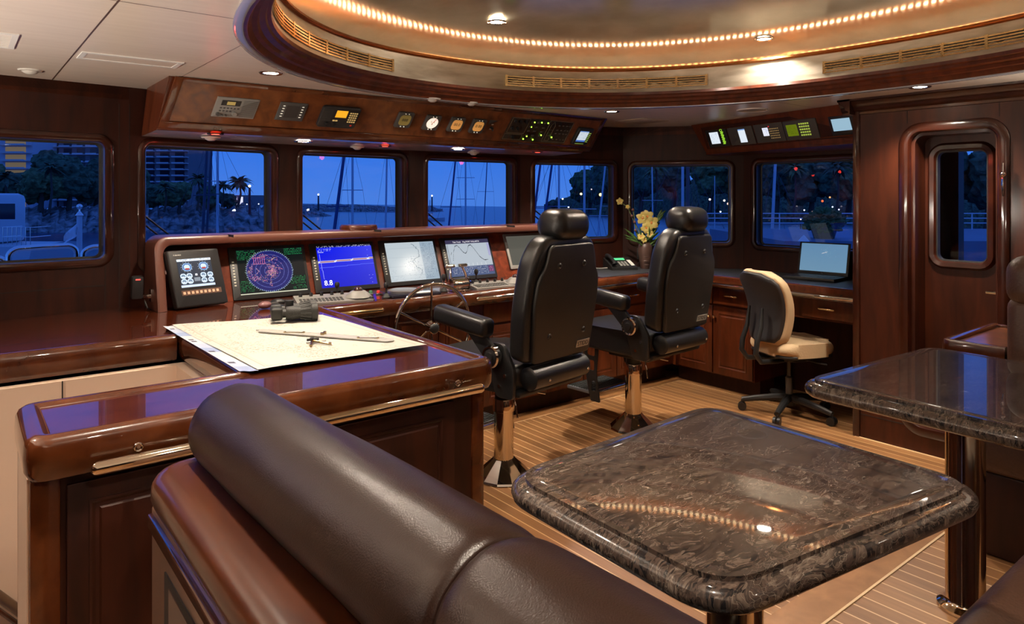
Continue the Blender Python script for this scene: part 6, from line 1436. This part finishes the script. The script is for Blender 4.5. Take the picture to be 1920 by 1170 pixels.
# apartment buildings
def building(name, label, px0, px1, ytop, ybot, d, floors, wallc, slabc, bays, bal=True, winc=None):
    l0, l1 = bearing(px0, d), bearing(px1, d); zt, zb = hz(ytop, d), hz(ybot, d); t = thing(name, label, 'building', tuple(W3(d, (l0 + l1) / 2, zb))); F = basis(tuple(W3(d, l0, zb)), Rv, (0, 0, 1), -Fv)
    Wd, H = l1 - l0, zt - zb; mb = MB(); mb.box((0, 0, -14), (Wd, H, 0), F); mb.build('wall', wallc, t, smooth=0); fh = H / floors
    for f in range(floors):
        if bal:
            for bi in range(bays):
                x0 = Wd * (bi + .06) / bays; x1 = Wd * (bi + .86) / bays
                mb = MB(); mb.box((x0, f * fh, 0), (x1 + (Wd * .05 if bi == bays - 1 else 0), f * fh + .22, 1.8), F); mb.box((x0, f * fh + .22, 1.65), (x1, f * fh + .45, 1.8), F); mb.build('balcony', slabc, t, smooth=0)
        mb = MB()
        for bi in range(bays): mb.box((Wd * (bi + .15) / bays, f * fh + .35, -.02), (Wd * (bi + .78) / bays, f * fh + fh * .85, .03), F)
        mb.build('window_row', winc or MATS['dark_panes'], t, smooth=0)
    return t
plain('dark_panes', (.012, .02, .035), .2)
WALLB = plain('dusk_wall', (.22, .20, .22), .8, vary=.1, bscale=.3); SLABB = plain('dusk_slab', (.75, .75, .78), .7)
building('apartment_tower', 'tall apartment tower with rows of balconies in the second window', 240, 352, 180, 388, 240, 18, WALLB, SLABB, 4)
building('apartment_tower', 'narrow setback wing of the balcony tower, beside the masts in the second window', 348, 366, 180, 388, 246, 18, WALLB, SLABB, 1)
building('apartment_building', 'white apartment block with amber-lit balcony bays in the left window', -60, 62, 200, 390, 190, 13, plain('white_render', (.55, .58, .66), .7), plain('white_render_slab', (.6, .6, .62), .7), 2, True, plain('amber_bays', (.3, .22, .10), .6, emit=(.35, .24, .10), es=.35))
building('apartment_building', 'bluish apartment block behind the trees in the left window', 66, 190, 262, 390, 200, 9, WALLB, SLABB, 5)
building('lit_pavilion', 'small pavilion with two tall lit windows under the lone palm', 436, 458, 366, 386, 175, 1, WALLB, SLABB, 2, False, plain('lit_panes', (1, .95, .9), .5, emit=(.9, .85, .95), es=1.0))
# lamps
def lamp(px, py, pb, d, label, col=(1, .72, .30), es=9, r=.22):
    l = bearing(px, d); z, zb = hz(py, d), hz(pb, d); t = thing('street_lamp', label, 'street lamp', tuple(W3(d, l, zb)), group='lit lamps along the shore')
    mb = MB(); mb.sph(W3(d, l, z), r * .72, u=12, v=8); mb.build('globe', plain('lamp_globe_%d' % int(px), col, .4, emit=tuple(v ** 1.5 for v in col), es=es * .45), t)
    mb = MB(); mb.cyl(W3(d, l, zb), W3(d, l, z - r * .8), .06, n=8); mb.build('pole', GREYD, t)
for px, py, d, lb, col, es, r in ((1089.5, 363.7, 70, 'bright yellow-white street lamp left of the big tree, fifth window', (1, .80, .42), 10, .16), (1126, 365, 66, 'brightest yellow street lamp on the right, fifth window', (1, .70, .25), 14, .20), (1055, 373, 90, 'white street lamp low on the left, fifth window', (1, .9, .7), 8, .14),
                             (1066, 388, 80, 'white dock lamp just above the headrest, fifth window', (.9, .95, 1), 7, .14), (1109, 355, 95, 'faint high street lamp, fifth window', (1, .85, .7), 2.5, .13), (1331, 374, 70, 'white lamp above the farther headrest, sixth window', (1, .95, .85), 8, .15),
                             (1358, 376, 74, 'white lamp at the right edge of the sixth window', (1, .9, .7), 6, .15), (1365, 382, 72, 'warm lamp at the lower right of the sixth window', (1, .75, .55), 3, .16), (1351, 397, 60, 'white dock light low in the sixth window', (.9, .95, 1), 6, .10), (1542, 377, 75, 'orange lamp in the last side window', (1, .22, .06), 5, .16),
                             (1556, 370, 78, 'amber lamp above the orange one, last side window', (1, .6, .22), 3, .14), (1524, 398, 68, 'soft warm lamp above the planter, last side window', (1, .62, .36), 5, .17), (1561, 388, 80, 'white lamp right of the planter, last side window', (.9, .95, 1), 6, .11), (1508, 394, 80, 'small white lamp left of the planter, last side window', (1, .95, .9), 6, .11),
                             (1451, 389, 85, 'white lamp beside the leaning mast, last side window', (1, .93, .8), 6, .13), (1501, 411, 60, 'white dock light left of the planter, last side window', (1, .95, .9), 6, .09), (1564, 413, 60, 'double white dock light right of the planter, last side window', (1, .95, .9), 6, .09), (1573, 393, 82, 'small white lamp farthest right in the last side window', (.95, .97, 1), 5, .11),
                             (463, 383, 170, 'tiny white light left on the shore, second window', (.9, .95, 1), 5, .2), (485, 382.5, 170, 'tiny white light in the middle of the shore, second window', (.9, .95, 1), 5, .2), (498, 384, 170, 'tiny white light at the right of the shore, second window', (.9, .95, 1), 5, .2)):
    lamp(px, py, py + 20, d, lb, col, es, r)
def beacon(px, py, pb, d, label, col, w_=.35):
    l = bearing(px, d); zb = hz(pb, d); z = hz(py, d); t = thing('beacon', label, 'beacon', tuple(W3(d, l, zb))); mb = MB(); mb.cyl(W3(d, l, zb), W3(d, l, z), w_, w_ * .8, 10); mb.build('tower', col, t)
    mb = MB(); mb.sph(W3(d, l, z + w_ * 1.3), w_ * .9, u=10, v=8); mb.build('light', plain('beacon_light_%d' % px, (1, .9, .8), .4, emit=(1, .9, .85), es=6), t)
beacon(597, 367, 395, 420, 'dark beacon post with white light on the far breakwater, third window', plain('dark_post', (.03, .03, .04), .6), .55); beacon(810, 369, 396, 600, 'dark beacon post with white light on the rock head, fourth window', MATS['dark_post'], .7)
beacon(468, 352, 402, 150, 'red lattice beacon on the rocky shore, second window', plain('red_post', (.25, .03, .03), .6), .28)
# sailing boats
MASTW = plain('mast_white', (.62, .64, .70), .4); MASTD = plain('mast_dark', (.03, .05, .10), .5); HULLW = plain('hull_white', (.62, .64, .68), .3); CANV = plain('blue_canvas', (.03, .08, .45), .7)
def boat(pxb, pxt, ytop, d, wpx, label, mat=MASTW, hull=True, hl=11, sp=(.55,), boom=True, yaw=.5):
    lb_, lt = bearing(pxb, d), bearing(pxt, d); zs = seaz(d, lb_); zt = hz(ytop, d); r = wpx / FPX * d / 2; t = thing('sailing_boat', label, 'boat', tuple(W3(d, lb_, zs)))
    a = W3(d, lb_, zs + 1.3); b_ = W3(d, lt, zt); mb = MB(); mb.tube([a, b_], r, 10, rs=[r, r * .8]); mb.build('mast', mat, t)
    for s_ in sp:
        p = a.lerp(b_, s_); mb = MB(); mb.cyl(p - Rv * (zt - zs) * .07, p + Rv * (zt - zs) * .07, r * .3, n=6); mb.build('spreader', mat, t)
    mb = MB()
    for q in (-1, 1): mb.tube([a + Rv * q * 1.7, a.lerp(b_, sp[0]) + Rv * q * (zt - zs) * .07, a.lerp(b_, .97)], .010, 5)
    u = (Rv * math.cos(yaw) + Fv * math.sin(yaw)); 
    if hull: mb.tube([a + u * hl * .5, a.lerp(b_, .95)], .012, 5); mb.tube([a - u * hl * .5, a.lerp(b_, .98)], .010, 5)
    mb.build('rigging', MASTD, t, smooth=0)
    if hull:
        v = u.cross(Vector((0, 0, 1))); mb = MB(); secs = []
        for k in range(9):
            s_ = k / 8; c = Vector(a) + u * hl * (s_ - .5); c.z = zs; bw = 1.7 * math.sin(PI * min(1, .18 + s_ * .82)) ** .7 + .05; z1 = 1.05 + .25 * s_
            secs.append([c + v * bw + Vector((0, 0, z1)), c + v * bw * .75 + Vector((0, 0, -.1)), c - v * bw * .75 + Vector((0, 0, -.1)), c - v * bw + Vector((0, 0, z1))])
        loft(mb, secs); mb.build('hull', HULLW, t)
        mb = MB(); M = basis(tuple(a - u * .5 + Vector((0, 0, -.2))), u, v, (0, 0, 1)); mb.box((-2.4, -1.0, 0), (2.2, 1.0, .55), M, bev=.2); mb.build('cabin', HULLW, t)
        if boom:
            mb = MB(); mb.tube([a + Vector((0, 0, .9)), a - u * hl * .38 + Vector((0, 0, 1.0))], .22, 10, rs=[.24, .16]); mb.build('sail_cover', CANV, t)
    return t
boat(408, 408, 240, 60, 5.5, 'sailing boat with pale mast and spreaders in the second window', sp=(.62,))
boat(376, 390, 240, 52, 6, 'dark leaning pole standing in for a slanted reflection, left of the pale mast in the second window', MASTD, hull=False); boat(383, 399, 240, 54, 5, 'second dark leaning pole standing in for a slanted reflection in the second window', MASTD, hull=False)  # dark leaning poles without hulls, standing in for slanted reflections
boat(614, 648, 270, 50, 7, 'leaning blue-dark pole standing in for a slanted reflection in the third window', plain('mast_blue', (.02, .07, .22), .5), hull=False); boat(661, 661, 262, 58, 5, 'sailing boat with faint pale mast in the third window', sp=(.62,), hull=False)  # the leaning one imitates a slanted reflection, the pale one is a mast
boat(722, 726, 262, 70, 4, 'sailing boat with thin pale mast at the right of the third window', hull=False, sp=(.4,))
boat(832, 856, 280, 55, 4, 'thin dark leaning pole standing in for a slanted reflection in the fourth window', MATS['mast_blue'], hull=False); boat(873, 873, 262, 75, 3.5, 'sailing boat with thin pale mast in the fourth window', sp=(.5, .68), hull=False)  # leaning pole added in place of a slanted reflection
boat(905, 915, 270, 90, 2, 'sailing boat with hair-thin mast at the right of the fourth window', MATS['mast_blue'], hull=False)
boat(985, 1018, 270, 50, 5, 'leaning blue pole standing in for a slanted reflection at the left edge of the fifth window', MATS['mast_blue'], hull=False); boat(1005, 1040, 270, 52, 5, 'second leaning blue pole standing in for a slanted reflection in the fifth window', MATS['mast_blue'], hull=False)  # both poles imitate slanted reflections across this pane
boat(1048, 1048, 262, 60, 4.5, 'sailing boat with pale mast left of the tree, fifth window', sp=(.5,)); boat(1095, 1096, 262, 46, 5, 'sailing boat with the thickest pale mast, fifth window', sp=(.55,), yaw=1.0)
boat(1110, 1137, 290, 48, 4, 'sailing boat with pale leaning mast at the right, fifth window', yaw=.2)
boat(1280, 1280, 262, 42, 6, 'sailing boat with pale mast in the middle of the sixth window', yaw=.3, sp=(.5,)); boat(1225, 1222, 262, 60, 3, 'sailing boat behind the orchids, sixth window', yaw=.1)
boat(1289, 1290, 262, 44, 8, 'boat with thick brownish mast beside the pale one, sixth window', plain('mast_brown', (.14, .10, .10), .6), hull=False)
boat(1440, 1454, 300, 36, 6.5, 'sailing boat with bright leaning mast and blue sail cover, last side window', yaw=.15, hl=9)
boat(1340, 1340, 330, 50, 2, 'low white boat right of the farther headrest, sixth window', yaw=0); boat(1150, 1150, 262, 50, 2.5, 'white boat lying low behind the telephone corner', yaw=0)
boat(806, 806, 375, 300, 1.6, 'tiny boat with lit mast light beyond the beacon, fourth window', hull=True, hl=14)
# quay with rail, planter and bollards in the last side window
QD = 24
qy = thing('quay', 'pale stone quay with white rail, seen low in the last side window', 'quay', tuple(W3(QD, bearing(1700, QD), seaz(QD, 9))))
zq = hz(452, QD)
mb = MB(); F = basis(tuple(W3(QD, bearing(1470, QD), zq)), Rv, Fv, (0, 0, 1)); mb.box((0, 0, -4), (22, 9, 0), F); mb.build('deck', plain('quay_stone', (.20, .21, .28), .6, vary=.2, bscale=1), qy, smooth=0)
for k in range(3):
    mb = MB(); mb.cyl(F @ Vector((-1.5, 8, .75 - k * .22)), F @ Vector((22, 8, .75 - k * .22)), .025, n=8); mb.build('rail', MASTW, qy)
for k in range(10):
    mb = MB(); mb.cyl(F @ Vector((-1.5 + k * 2.2, 8, 0)), F @ Vector((-1.5 + k * 2.2, 8, .78)), .03, n=8); mb.build('post', MASTW, qy)
t = thing('planter', 'round green planter bush on the quay, last side window', 'plant', tuple(W3(25.5, bearing(1545, 25.5), zq)))
mb = MB(); c = W3(25.5, bearing(1545, 25.5), zq + .62)
r_ = bmesh.ops.create_icosphere(mb.bm, subdivisions=5, radius=.62, matrix=Matrix.Translation(c) @ Matrix.Diagonal((1, 1, .75, 1)))
for v in r_['verts']: v.co += (v.co - c) * (.35 * mnoise.noise(v.co * 5) + .25 * mnoise.noise(v.co * 14))
mb.build('bush', plain('planter_green', (.10, .13, .04), .9, vary=.5, bscale=12), t, smooth=0); mb = MB(); mb.cyl(c - Vector((0, 0, .62)), c - Vector((0, 0, .1)), .35, .5, 20); mb.build('pot', GREYD, t)
t = thing('bollard', 'blue-topped dock bollard beside the laptop lid, last side window', 'bollard', tuple(W3(20, bearing(1507, 20), zq)))
c = W3(20, bearing(1507, 20), zq); mb = MB(); mb.cyl(c - Vector((0, 0, 2)), c + Vector((0, 0, .25)), .09, n=14); mb.build('post', plain('post_navy', (.02, .05, .14), .5), t); mb = MB(); mb.cyl(c + Vector((0, 0, .25)), c + Vector((0, 0, .42)), .16, .02, 14); mb.build('cap', HULLW, t)
# neighbouring motor yacht and own foredeck fittings in the left window
my = thing('motor_yacht', 'white motor yacht with deck rails at the lower left of the left window', 'boat', tuple(W3(26, bearing(0, 26), seaz(26, -19))))
F = basis(tuple(W3(26, bearing(60, 26), hz(463, 26))), Rv, Fv, (0, 0, 1))
mb = MB(); loft(mb, [[F @ Vector(p) for p in ((-9, 0, 0), (-9, 0, -2.5), (-9, 4, -2.5), (-9, 4, 0))], [F @ Vector(p) for p in ((0, 0, 0), (-.8, .3, -2.5), (-.8, 3, -2.5), (0, 3, 0))], [F @ Vector(p) for p in ((.35, 1.4, .12), (-.6, 1.4, -2.5), (-.6, 1.6, -2.5), (.35, 1.6, .12))]]); mb.build('hull', HULLW, my)
mb = MB(); mb.box((-9, .8, 0), (-2.35, 3.2, 2.0), F, bev=.25); mb.build('cabin', HULLW, my)
mb = MB(); mb.box((-5, .78, 1.0), (-1.2, .82, 1.6), F, bev=.01); mb.build('cabin_window', MATS['dark_panes'], my)
for k in range(7):
    mb = MB(); mb.cyl(F @ Vector((-1.15 + k * .17, .1, 0)), F @ Vector((-1.15 + k * .17, .1, .72)), .014, n=6); mb.build('stanchion', CHROME, my)
for zz in (.36, .72):
    mb = MB(); mb.tube([F @ Vector(p) for p in ((-1.2, 1.2, zz), (-1.2, .1, zz), (-.1, .1, zz), (-.1, 1.2, zz))], .014, 6); mb.build('rail', CHROME, my)
def hoop(px0, px1, yt, ybm, d0, d1, label):
    t = thing('deck_hoop', label, 'rail', tuple(at((px0 + px1) / 2, ybm + 60, d0)), group='chrome hoops on the foredeck'); a, b_ = at(px0, ybm + 50, d0), at(px1, ybm + 50, d1); ta, tb = at(px0, yt + 8, d0), at(px1, yt, d1)
    pts = [a, a.lerp(ta, .80)]; u = (tb - ta)
    for k in range(1, 6): s_ = k / 6 * PI / 2; pts.append(ta + u * .18 * (1 - math.cos(s_)) + (a - ta) * .20 * (1 - math.sin(s_)))
    pts += [ta + u * .5]
    for k in range(5, 0, -1): s_ = k / 6 * PI / 2; pts.append(tb - u * .18 * (1 - math.cos(s_)) + (b_ - tb) * .20 * (1 - math.sin(s_)))
    pts += [b_.lerp(tb, .80), b_]; mb = MB(); mb.tube(pts, .026, 12); mb.build('tube', CHROME, t)
    c0, c1 = a.lerp(b_, .5) - Vector((0, 0, .05)), 0; mb = MB(); mb.cyl(a - Vector((0, 0, .04)), a, .06, n=14); mb.cyl(b_ - Vector((0, 0, .04)), b_, .06, n=14); mb.build('flange', CHROME, t)
hoop(16, 144, 459, 495, 6.2, 6.6, 'wide chrome hoop low in the left window, left of the flag pole'); hoop(156, 292, 456, 485, 6.7, 7.0, 'chrome hoop right of the flag pole, partly behind the pillar'); hoop(-110, 10, 482, 500, 6.0, 6.2, 'chrome hoop end at the lower left corner of the left window')
t = thing('flag_pole', 'white bow flag pole with ball top in the left window', 'flagpole', tuple(at(149, 560, 9)))
mb = MB(); mb.cyl(at(149, 560, 9), at(149, 404, 9), .032, n=12); mb.build('pole', HULLW, t); mb = MB(); mb.cyl(at(149, 404, 9), at(149, 396, 9), .05, .012, 12); mb.cyl(at(149, 398, 9), at(149, 391, 9), .010, n=8); mb.sph(at(149, 387.5, 9), .036, u=14, v=10); mb.build('finial', CHROME, t)
t = thing('pennant', 'white pennant hanging from the bow flag pole', 'flag', tuple(at(140, 460, 9)))
mb = MB(); top = at(146, 408, 9); rows = []
for i in range(9):
    s_ = i / 8; A = at(146, 408 + 8 * s_, 9).lerp(at(116, 452, 8.8), s_); B_ = at(146, 436 - 2 * s_, 9).lerp(at(126, 458, 8.7), s_)
    rows.append([mb.bm.verts.new(A.lerp(B_, j / 5) + Fv * .05 * math.sin(s_ * 7 + j)) for j in range(6)])
for A, B_ in zip(rows, rows[1:]):
    for j in range(5): mb.bm.faces.new((A[j], A[j + 1], B_[j + 1], B_[j]))
o = mb.build('cloth', plain('white_cloth', (.75, .75, .78), .8), t); sm = o.modifiers.new('s', 'SOLIDIFY'); sm.thickness = .004
# foredeck in front of the wheelhouse
mb = MB(); fd = [at(-700, 600, 5.6), at(1500, 600, 7.2)]
mb.prism([(-6, 4.9), (8, 4.95), (6, 9.5), (1.5, 13.5), (-3.5, 10)], .02 - .5, .30 - .35); struct('floor', mb, plain('foredeck_paint', (.4, .42, .45), .5), smooth=0)
# window wipers outside the front windows
for i, lb in ((1, 'second'), (2, 'third'), (3, 'fourth'), (4, 'fifth')):
    M, L = facet(V[i], V[i + 1]); u0, u1, v0, v1 = WINS[i]; M = M @ Matrix.Translation((0, 0, -.125)); p = M @ Vector((u0 + .36, v0, 0))
    t = thing('wiper', 'black double-arm window wiper at the lower left of the %s front window' % lb, 'wiper', tuple(p), group='window wipers')
    for a_, b_ in (((u0 + .012, 1.505), (u0 + .40, v0 + .0)), ((u0 + .0, 1.462), (u0 + .33, v0 + .0))):
        mb = MB(); mb.tube([M @ Vector((*a_, 0)), M @ Vector((*b_, 0))], .0065, 8); mb.build('arm', plain('wiper_metal_%d' % i, (.05, .05, .055), .3, .7), t)
    mb = MB(); mb.box((u0 - .01, 1.40, -.004), (u0 + .004, 1.72, .008), M); mb.build('blade', RUBBER, t)
    mb = MB(); mb.cyl(M @ Vector((u0 + .37, v0 - .02, -.02)), M @ Vector((u0 + .37, v0 - .02, .02)), .03, n=14); mb.build('motor_hub', BLKP, t)

# black socket box on the panelling right of the vase
M, L = facet(V[5], V[6]); t = thing('wall_socket', 'small black socket box with cord on the panelling, right of the vase', 'socket', tuple(M @ Vector((.16, 1.02, 0))))
mb = MB(); mb.box((.13, 1.02, 0), (.17, 1.12, .022), M, bev=.004); mb.build('box', BLKP, t)
mb = MB(); mb.tube([M @ Vector(p) for p in ((.15, 1.03, .02), (.15, .99, .03), (.12, .965, .03), (.10, .962, .06))], .003, 6); mb.build('cord', RUBBER, t)
